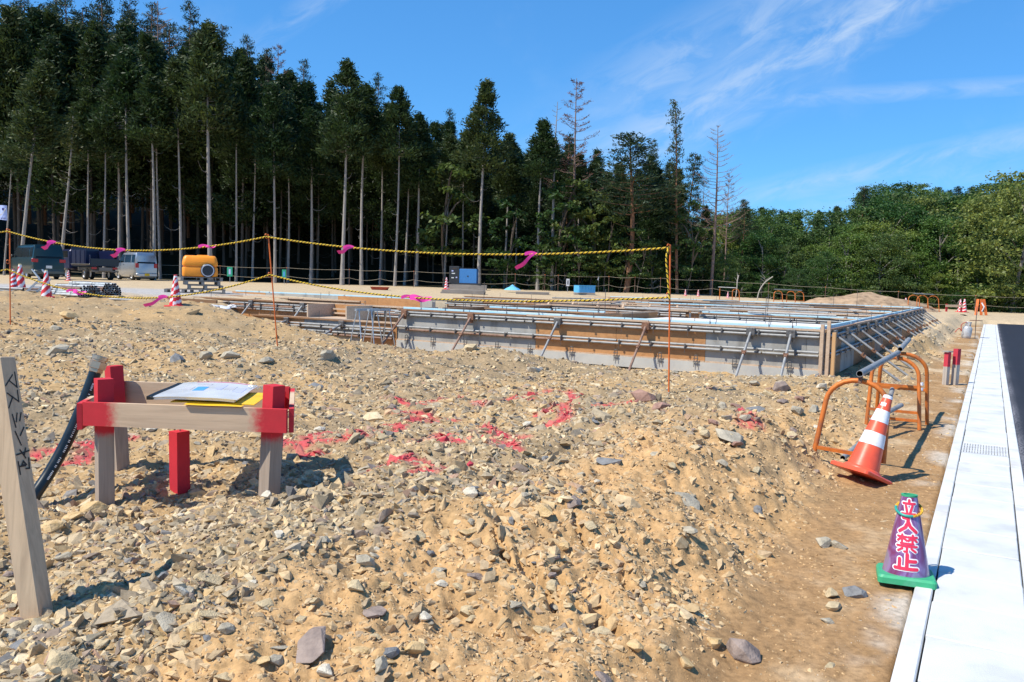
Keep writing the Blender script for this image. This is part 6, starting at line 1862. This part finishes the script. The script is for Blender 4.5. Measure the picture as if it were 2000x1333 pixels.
for (px, py, top, lab, sty) in ((91, 583, 528, 'striped cone with chevrons in front of the pipe bundle', 'chev'), (27, 576, 526, 'striped cone leaning beside the left pin, front of a pair', 'spiral2'), (40, 571, 516, 'striped cone behind its twin beside the left pin', 'chev'), (343, 599, 537, 'striped cone with spiral bands half hidden behind a flat rock on the mound', 'spiral')):
    p = on_ground(px, py); h = on_y(px, top, p.y).z - p.z; stripe_cone(p, h, lab, 'spiral' if 'spir' in sty else 'chev', rz=1.2 + px * .01)
for (px, y, top, lab) in ((134, 46, 528, 'small striped cone under the side of the dump truck'),):
    p = far(px, y); stripe_cone(p, on_y(px, top, y).z - p.z, lab, 'spiral')
for (px, y, top, lab) in ((872, 55, 542, 'striped cone left of the blue generator'), (1338, 57, 566, 'tiny cone left of the far rail, first'), (1363, 57, 566, 'tiny cone by the far rail, second'), (1421, 56, 570, 'tiny cone beside the far orange arch'), (1769, 50, 582, 'striped cone in front of the earth heap'), (1876, 51, 585, 'left cone of the striped pair at the road end'), (1884, 50.4, 584, 'right cone of the striped pair at the road end')):
    p = far(px, y); stripe_cone(p, max(.45, on_y(px, top, y).z - p.z), lab, 'spiral', rz=px)
# bundles of scaffold pipes
def pipe_bundle(c, d, L, rows, label, r=.03, off=0):
    b = thing('pipe_bundle', label, 'pipe bundle', tuple(c), 0, 'strapped pipe bundles'); s = Vector((-d.y, d.x, 0)); n0 = rows[0]
    for j, n in enumerate(rows):
        for k in range(n):
            q = c + s * ((k - (n - 1) / 2) * r * 2.03) + UP * (r + j * r * 1.78) + d * random.uniform(-.06, .06)
            m = MB(); m.pipe(q - d * L / 2, q + d * L / 2, r, 9, .005, mi_in=1); m.build('pipe', [mat('pale_zinc_pipe', (.58, .60, .60), .5, .4, var=.1, scale=8) if random.random() < .85 else rust_pipe, dark_in], b, smooth=40)
    for f in (-.3, .25):
        w = n0 * r * 1.03; h = len(rows) * r * 1.8 + r * .4; q = c + d * L * f
        m = MB(); m.tube([q - s * w, q - s * w * .8 + UP * h, q + s * w * .8 + UP * h, q + s * w, q - s * w], .008, 5); m.build('strap', steel, b)
pb = on_ground(150, 582); pb.y = max(pb.y, 20); pb = Vector((on_y(150, 582, 21.5).x, 21.5, on_y(150, 583, 21.5).z))
zg = gz_(pb.x, pb.y); pb.z = max(zg, pb.z - .02)
dB = Vector((.80, -.60, 0)).normalized()
pipe_bundle(pb + UP * .06, dB, 1.5, (11, 10, 9, 8, 6), 'front strapped bundle of scaffold pipes with dark open ends', .031)
pipe_bundle(pb + Vector((-.25, 1.3, .06)), dB, 2.0, (10, 9, 8, 8, 7, 6), 'rear strapped bundle of scaffold pipes behind the front one', .031)
pipe_bundle(pb + Vector((-1.15, .5, .05)), Vector((.95, .3, 0)).normalized(), 1.8, (8, 7, 6), 'low bundle of pipes behind the chevron cone', .031)
for k in range(2):
    m = MB(); m.bar(pb - dB * (.5 - k) + Vector((-.4, -.5, 0)), pb - dB * (.5 - k) + Vector((.4, .5, 0)), .09, .08); tag(m.build('timber_bearer', batten_m), ['left timber under the front pipe bundle', 'right timber under the front pipe bundle'][k], 'timber', 'timbers under the pipe bundle')
m = MB(); q = on_ground(240, 584); m.pipe(q + Vector((-.35, 0, .04)), q + Vector((.35, -.1, .04)), .03, mi_in=1); tag(m.build('scaffold_pipe', [pipe_m, dark_in], smooth=40), 'single grey pipe lying right of the pipe bundles', 'pipe')
m = MB(); q = on_ground(8, 578); m.pipe(q + Vector((-.6, .1, .06)), q + Vector((.5, .0, .05)), .04, mi_in=1); tag(m.build('scaffold_pipe', [pipe_m, dark_in], smooth=40), 'single grey pipe lying at the left edge by the striped pair', 'pipe')
# tipped aluminium step
lp_ = on_ground(62, 580); alu = mat('aluminium', (.58, .60, .60), .4, .7, var=.08)
lad = thing('step_ladder', 'small tipped aluminium step between the striped cones', 'step ladder', tuple(lp_))
a0, a1, a2 = lp_ + Vector((-.20, .1, .02)), lp_ + Vector((.10, .2, .36)), lp_ + Vector((-.16, .3, .55))
for s in (0, .32):
    o_ = Vector((s * .55, s * .5, 0))
    m = MB(); m.bar(a0 + o_, a1 + o_, .035, .05); m.build('rail', alu, lad); m = MB(); m.bar(a1 + o_, a2 + o_ + Vector((0, 0, .06)), .03, .03); m.build('strut', alu, lad)
for f in (.15, .4, .65, .9): m = MB(); q = a0.lerp(a1, f); m.bar(q, q + Vector((.18, .16, 0)), .05, .025); m.build('rung', alu, lad)
# crumpled plastic bags
bagm = mat('white_plastic_film', (.68, .69, .71), .35, var=.10, scale=9, bump=.5, bscale=25, spec=.5)
for i, (px, py, s, lab) in enumerate(((402, 598, .24, 'white plastic bag right of the spiral striped cone'), (432, 597, .18, 'second white plastic bag, next to the first'), (457, 594, .17, 'small bluish plastic bag, third in the row'), (478, 595, .15, 'pale plastic bag at the right end of the row'))):
    p = on_ground(px, py); bm = bmesh.new(); bmesh.ops.create_icosphere(bm, subdivisions=3, radius=1)
    for v in bm.verts:
        n = .28 * float(fbm(np.array([v.co.x * 2.5 + i * 7]), np.array([v.co.y * 2.5 + v.co.z * 2]), 91 + i, 4)[0]); v.co *= 1 + n * 1.6
        v.co = Vector((v.co.x * s * 1.5, v.co.y * s, max(-.25, v.co.z) * s * .42))
    m = MB(); m.bm(bm, Matrix.Translation(p + UP * .04)); tag(m.build('plastic_bag', bagm), lab, 'plastic bag', 'crumpled plastic bags')
m = MB(); q = on_ground(340, 585); m.bar(q + Vector((-.55, .5, .10)), q + Vector((1.1, .2, .07)), .09, .09); tag(m.build('timber', ply_brown), 'dark brown timber lying behind the spiral striped cone', 'timber')
m = MB(); q = on_ground(440, 592); m.bar(q + Vector((-.6, .1, .06)), q + Vector((.9, .5, .25)), .12, .02); tag(m.build('board', batten_m), 'pale board lying over the plastic bags', 'board')
# blue generator
g = far(906, 56); gz1 = on_y(906, 521, 56).z; gz0 = on_y(906, 556, 56).z
gen = thing('generator', 'blue and black generator standing before the cedar trunks', 'generator', (g.x, g.y, gz0), math.radians(-6))
gh = gz1 - gz0
blue_p = mat('blue_enamel', (.055, .21, .50), .4, .1, var=.05, coat=.3); blk_p = mat('black_enamel', (.03, .033, .038), .45, var=.1)
m = MB(); m.box((.33, 0, gh * .46), (1.18, .85, gh * .80), None, 0, .02); m.build('blue_housing', blue_p, gen, local=True)
m = MB(); m.box((-.60, 0, gh * .52), (.68, .87, gh * .96), None, 0, .02); m.build('black_end', blk_p, gen, local=True)
m = MB(); m.box((.2, 0, gh * .03), (2.0, .9, gh * .10)); m.build('skid', blk_p, gen, local=True)
m = MB(); m.box((.33, 0, gh * .885), (1.1, .7, .05), None, 0, .01); m.build('lid', blk_p, gen, local=True)
m = MB(); m.box((.33, -.432, gh * .46), (.09, .012, .09), None, 0, .004); m.build('latch', blk_p, gen, local=True)
for (x, z, w, h) in ((-.66, .60, .22, .06), (-.72, .74, .12, .09), (-.70, .36, .17, .07), (-.44, .38, .10, .08)): m = MB(); m.box((x, -.440, gh * z), (w, .008, h)); m.build('label_plate', plate_w if h < .08 else lav, gen, local=True)
m = MB(); m.box((-.55, -.440, gh * .88), (.3, .012, .07)); m.build('vent', dark_in, gen, local=True)
m = MB(); p = Vector((g.x, g.y, 0)); m.box((p.x + .3, p.y, (gz0 + gz_(g.x, g.y)) / 2 - .02), (2.5, 1.1, max(.1, gz0 - gz_(g.x, g.y) + .02))); tag(m.build('timber_platform', wood_pal), 'grey timber platform under the blue generator', 'platform')
# sheet stacks, heaps and small goods on the lot
for i, (px, y, w, h, mm, lab) in enumerate(((905, 46, 2.4, .22, wood_pal, 'grey stack of planks in front of the generator'), (1415, 44, 1.1, .28, ply_brown, 'brown timber stack at the rear edge of the forms'), (1040, 50, 2.0, .15, wood_pal, 'flat stack of grey boards behind the middle forms'))):
    p = far(px, y); st_ = thing('plank_stack', lab, 'plank stack', tuple(p))
    for k in range(4):
        for j in range(3): m = MB(); m.box(p + Vector((random.uniform(-.05, .05), -.3 + j * .3, h * (k + .5) / 4)), (w, .28, h / 4 - .006)); m.build('plank', mm, st_)
cr = far(1142, 52); cz = on_y(1142, 572, 52).z; ch_ = max(.35, on_y(1142, 558, 52).z - cz)
crt = thing('blue_crate', 'bright blue ribbed plastic crate at the far edge of the forms', 'crate', (cr.x, cr.y, cz), .35)
bcm = mat('blue_plastic', (.10, .42, .72), .5, var=.06, scale=6)
for (c, s) in (((0, -.38, ch_ / 2), (1.1, .03, ch_)), ((0, .38, ch_ / 2), (1.1, .03, ch_)), ((-.55, 0, ch_ / 2), (.03, .76, ch_)), ((.55, 0, ch_ / 2), (.03, .76, ch_)), ((0, 0, .02), (1.1, .76, .03))): m = MB(); m.box(c, s); m.build('panel', bcm, crt, local=True)
for k in range(6): m = MB(); m.box((-.5 + k * .2, -.405, ch_ / 2), (.035, .03, ch_)); m.build('rib', bcm, crt, local=True)
m = MB(); m.box((0, -.405, ch_ * .97), (1.12, .05, .05)); m.build('rim', bcm, crt, local=True)
m = MB(); p = cr; m.box((p.x, p.y + .1, (cz + gz_(p.x, p.y)) / 2 - .02), (1.3, 1.0, max(.08, cz - gz_(p.x, p.y)))); tag(m.build('crate_pallet', wood_pal), 'low grey platform under the blue crate', 'platform')
tq = far(1001, 53); tqz = on_y(1001, 567, 53).z
bm = bmesh.new(); bmesh.ops.create_icosphere(bm, subdivisions=3, radius=1)
for v in bm.verts:
    r_ = math.hypot(v.co.x, v.co.y); v.co = Vector((v.co.x * .5 * (1 + .2 * math.sin(5 * math.atan2(v.co.y, v.co.x))), v.co.y * .5, max(0, (1 - r_) * .36)))
m = MB(); m.bm(bm, Matrix.Translation((tq.x, tq.y, min(tqz, gz_(tq.x, tq.y) + .2)))); tag(m.build('blue_tarp', mat('blue_tarp', (.16, .50, .78), .5, var=.06, scale=5, bump=.3)), 'small heap under a light blue tarp behind the forms', 'tarp')
# red mixing tub
tb_ = far(742, 48); tbz = on_y(742, 571, 48).z; tub = thing('mixing_tub', 'red trough on the bare ground behind the left inner forms', 'tub', (tb_.x, tb_.y, tbz))
m = MB(); rings = [rrect(.52 * k, .34 * k, z, .12) for z, k in ((0, .70), (.10, .80), (.28, 1.0), (.30, 1.04), (.285, .96), (.06, .72))]; m.loft(rings); m.build('trough', mat('red_tub', (.38, .055, .03), .55, var=.2), tub, local=True, smooth=35)
m = MB(); m.box((0, 0, .27), (.9, .55, .04), None, 0, .01); m.build('mortar', footing_m, tub, local=True)
for i, sx in enumerate((-1, 1)): m = MB(); m.tube([(sx * .3, -.2, -.14), (sx * .25, 0, .02)], .02, 6); m.build('leg', steel, tub, local=True)
# signs and little flags among the trunks
def sign(px, y, ytop, w, h, mm, label, name='sign', strip=None):
    p = far(px, y); zt = on_y(px, ytop, y).z
    s = thing(name, label, 'sign', tuple(p), 0, None)
    m = MB(); m.tube([p - UP * .2, Vector((p.x, p.y, zt))], .018, 6); m.build('post', mat('grey_post', (.35, .36, .36), .6), s)
    m = MB(); m.box((p.x, p.y - .03, zt - h / 2), (w, .015, h), None, 0, .003); m.build('board', mm, s)
    if strip: m = MB(); m.box((p.x, p.y - .041, zt - h * .5), (w * .35, .006, h * .55), None, 0, .002); m.build('mark', strip, s)
    return s
grs = mat('green_sign', (.03, .34, .20), .5, var=.06); wsg = mat('white_sign', (.70, .70, .70), .5)
sign(449, 55, 522, .36, .62, grs, 'green sign board right of the orange tank', strip=lav)
sign(555, 56, 527, .28, .60, grs, 'green sign board right of the middle pin', strip=blk)
sign(1109, 57, 545, .22, .50, wsg, 'small white notice board between the trunks', strip=blk_p)
fl = far(1169, 57); fz = on_y(1169, 539, 57).z
flg = thing('small_flag', 'tiny white pennant on a thin stick behind the blue crate', 'flag', tuple(fl))
m = MB(); m.tube([fl - UP * .2, Vector((fl.x, fl.y, fz))], .012, 5); m.build('stick', steel, flg)
m = MB(); m.add([(fl.x, fl.y, fz), (fl.x - .10, fl.y - .02, fz - .30), (fl.x, fl.y + .01, fz - .32), (fl.x + .03, fl.y, fz - .1)], [(0, 1, 2, 3)]); m.build('pennant', wsg, flg)
# banner on a pole at the left edge
bp_ = far(-6, 46); bz1, bz0 = on_y(2, 401, 46).z, on_y(2, 430, 46).z
ban = thing('banner', 'pale blue banner with a white swoosh at the left edge', 'banner', tuple(bp_))
m = MB(); m.tube([bp_ - UP * .2, Vector((bp_.x, bp_.y, bz1 + .3))], .03, 8); m.build('pole', alu, ban)
m = MB(); vs = []
bw = on_y(15, 415, 46).x - bp_.x
for i in range(13):
    a = i / 12; vs += [(bp_.x + bw * a, bp_.y - .04 + .05 * math.sin(a * 6), bz1 - .02 * a), (bp_.x + bw * a, bp_.y - .04 + .05 * math.sin(a * 6 + .4), bz0 + .02 * math.sin(a * 5))]
m.add(vs, [(2 * i, 2 * i + 1, 2 * i + 3, 2 * i + 2) for i in range(12)]); m.build('cloth', mat('banner_cloth', (.42, .50, .80), .8, var=.04), ban, smooth=60)
m = MB(); hh = bz1 - bz0
for k in range(8):
    a0, a1 = k / 8, (k + 1) / 8; f = lambda a: (bp_.x + bw * (.25 + .68 * a), bp_.y - .11, bz0 + hh * (.26 + .50 * a * a))
    m.bar(f(a0), f(a1 + .02), .004, .07 * (1 - .5 * a0), up=(0, 0, 1))
m.build('swoosh', wsg, ban)
m = MB()
for k in range(3): m.box((bp_.x + bw * (.56 + .15 * k), bp_.y - .115, bz0 + hh * .11), (bw * .10, .004, hh * .07))
m.box((bp_.x + bw * .72, bp_.y - .115, bz0 + hh * .72), (bw * .16, .004, hh * .16)); m.build('dark_mark', mat('banner_ink', (.05, .05, .20), .7), ban)
# rear fence: thin posts and two lines
fpx = [430, 560, 682, 742, 808, 900, 1006, 1064, 1090, 1189, 1240, 1290, 1390, 1500, 1611, 1754, 1905, 2060]
fence_m = mat('fence_post_brown', (.17, .10, .075), .8, var=.2); line_m = mat('fence_line', (.35, .30, .22), .8)
FY = 58.5; tops, mids = [], []
for i, px in enumerate(fpx):
    y = 57.5 if px > 1700 else FY; p = far(px, y); h = 1.15
    e = thing('fence_post', f'thin brown fence post along the wood edge, {nth(i)} from the left', 'fence post', tuple(p), 0, 'thin posts of the rear rope fence')
    m = MB(); m.tube([p - UP * .2, p + UP * h], .018, 6); m.build('rod', fence_m, e)
    m = MB(); m.tube([p + UP * (h - .03), p + UP * (h + .02)], .026, 6); m.build('cap', pin_m, e)
    tops.append(p + UP * (h - .02)); mids.append(p + UP * .55)
for nm, lst, sg, lab in (('fence_line', tops, .06, 'upper line of the thin rear fence'), ('fence_line', mids, .16, 'lower line of the thin rear fence')):
    m = MB(); lst = [lst[0] + Vector((-14, 1, .0))] + lst + [lst[-1] + Vector((6, 0, 0))]
    for a, b in zip(lst, lst[1:]): m.tube(sag_path(a, b, sg, 9), .011, 5, cap=False)
    tag(m.build(nm, line_m), lab, 'fence line', None)
# barricades at the far side
def far_arch(px, y, w, h, label, group='far orange barricade arches'):
    p = far(px, y); s = thing('barricade_stand', label, 'barricade', tuple(p), 0, group); u_frame(s, p - UP * .04, Vector((1, 0, 0)), w, h, Vector((0, .12, 0)), r=.024, bars=(.25,)); return p + UP * h
def far_rail(a, b, label):
    m = MB(); m.pipe(a, b, .028, 9, .004, mi_in=1); tag(m.build('barricade_rail', [pipe_m, dark_in], smooth=40), label, 'pipe', 'far barricade rails')
t1 = far_arch(1437, 52, .42, .75, 'far orange arch nearest the twisted sapling'); 
p = far(1405, 52.5); far_rail(Vector((p.x - .1, p.y, t1.z + .06)), Vector((t1.x, t1.y, t1.z + .04)), 'far rail left of the twisted sapling')
m = MB(); m.tube([p - UP * .1 , Vector((p.x, p.y, t1.z + .04))], .026, 8); tag(m.build('barricade_post', orange_st), 'single orange leg holding the left end of the far rail', 'barricade')
q_ = [far_arch(px, 50 + k * .4, .5, .8, f'far orange arch, {nth(k)} of the group left of the earth heap') for k, px in enumerate((1520, 1545, 1562))]
far_rail(q_[0] + Vector((-.3, 0, .05)), q_[2] + Vector((.2, .3, .04)), 'far rail left of the earth heap')
q_ = [far_arch(px, 47 + k * .3, .62, .95, f'far orange arch, {nth(k)} of the group right of the earth heap') for k, px in enumerate((1786, 1803, 1824))]
far_rail(q_[0] + Vector((-.1, 0, .05)), q_[2] + Vector((.1, .3, .04)), 'far rail right of the earth heap')
# twin sloping signs by the road end
p = far(1918, 49); sg_ = thing('folding_sign', 'orange folding warning sign with a white arrow at the road end', 'sign', tuple(p))
for (dx, sl_) in ((-.32, .16), (0.0, .04), (.30, -.12)):
    m = MB(); m.bar(p + Vector((dx, 0, 0)), p + Vector((dx + sl_, .15, .95)), .14, .05); m.build('panel', pin_m, sg_)
m = MB(); m.bar(p + Vector((-.02, -.09, .22)), p + Vector((.14, -.02, .48)), .02, .07); m.bar(p + Vector((.14, -.02, .48)), p + Vector((.0, .03, .74)), .02, .07); m.build('arrow', white_refl, sg_)
p = far(1864, 50); fr_ = thing('batter_frame', 'small low batter frame beside the striped pair of cones', 'survey frame', tuple(p))
for dx in (-.45, .45): m = MB(); m.bar(p + Vector((dx, 0, -.05)), p + Vector((dx, 0, .48)), .09, .09); m.build('post', mat('red_paint_wood', (.45, .03, .04), .6, var=.2), fr_)
m = MB(); m.bar(p + Vector((-.55, -.06, .36)), p + Vector((.55, -.06, .36)), .025, .13); m.build('board', batten_m, fr_)
# earth heap behind the forms
hp_ = far(1690, 49); n = 44; m = MB(); vs = []
for i in range(n):
    for j in range(n):
        a, b = i / (n - 1) * 2 - 1, j / (n - 1) * 2 - 1; r_ = math.hypot(a, b)
        x, y = hp_.x + a * 4.6, hp_.y + b * 3.0
        z = gz_(hp_.x, hp_.y) - .15 + .98 * max(0, 1 - r_ ** 1.8) * (1 + .25 * float(vnoise(a * 3, b * 3, 12))) + .16 * float(fbm(np.array([x * 1.6]), np.array([y * 1.6]), 14, 4)[0]) * (1 if r_ < 1 else 0)
        vs.append((x, y, z))
m.add(vs, [(i * n + j, (i + 1) * n + j, (i + 1) * n + j + 1, i * n + j + 1) for i in range(n - 1) for j in range(n - 1)])
tag(m.build('earth_heap', mat('heap_soil', (.36, .25, .16), .95, var=.25, scale=2.2, bump=.8, bscale=9, col2=(.22, .15, .095), spec=.1)), 'heap of brown soil between the forms and the broadleaf wood', 'earth heap')
# pale bent saplings by the fence
for px, pt, lab in ((1436, 538, 'pale twisted bare sapling by the far rail'), (1478, 540, 'pale leaning bare stick left of the far arches')):
    p = far(px, 56); zt = on_y(px, pt, 56).z; tr = thing('bare_sapling', lab, 'sapling', tuple(p)); ln = .15 if px < 1450 else 1.0
    m = MB(); m.tube(smooth_path([p - UP * .1, p + Vector((.05 + ln * .1, 0, (zt - p.z) * .4)), p + Vector((ln * .5, 0, (zt - p.z) * .75)), Vector((p.x + ln, p.y, zt))]), .035, 6); m.build('trunk', mat('pale_bark', (.42, .38, .33), .9), tr)
    m = MB(); q = p + Vector((ln * .5, 0, (zt - p.z) * .75))
    for k in range(4): m.tube([q + UP * .1 * k, q + Vector((random.uniform(-.5, .5), 0, .25 + .12 * k))], [.02, .006], 4)
    m.build('branches', mat('pale_bark', (.42, .38, .33), .9), tr)
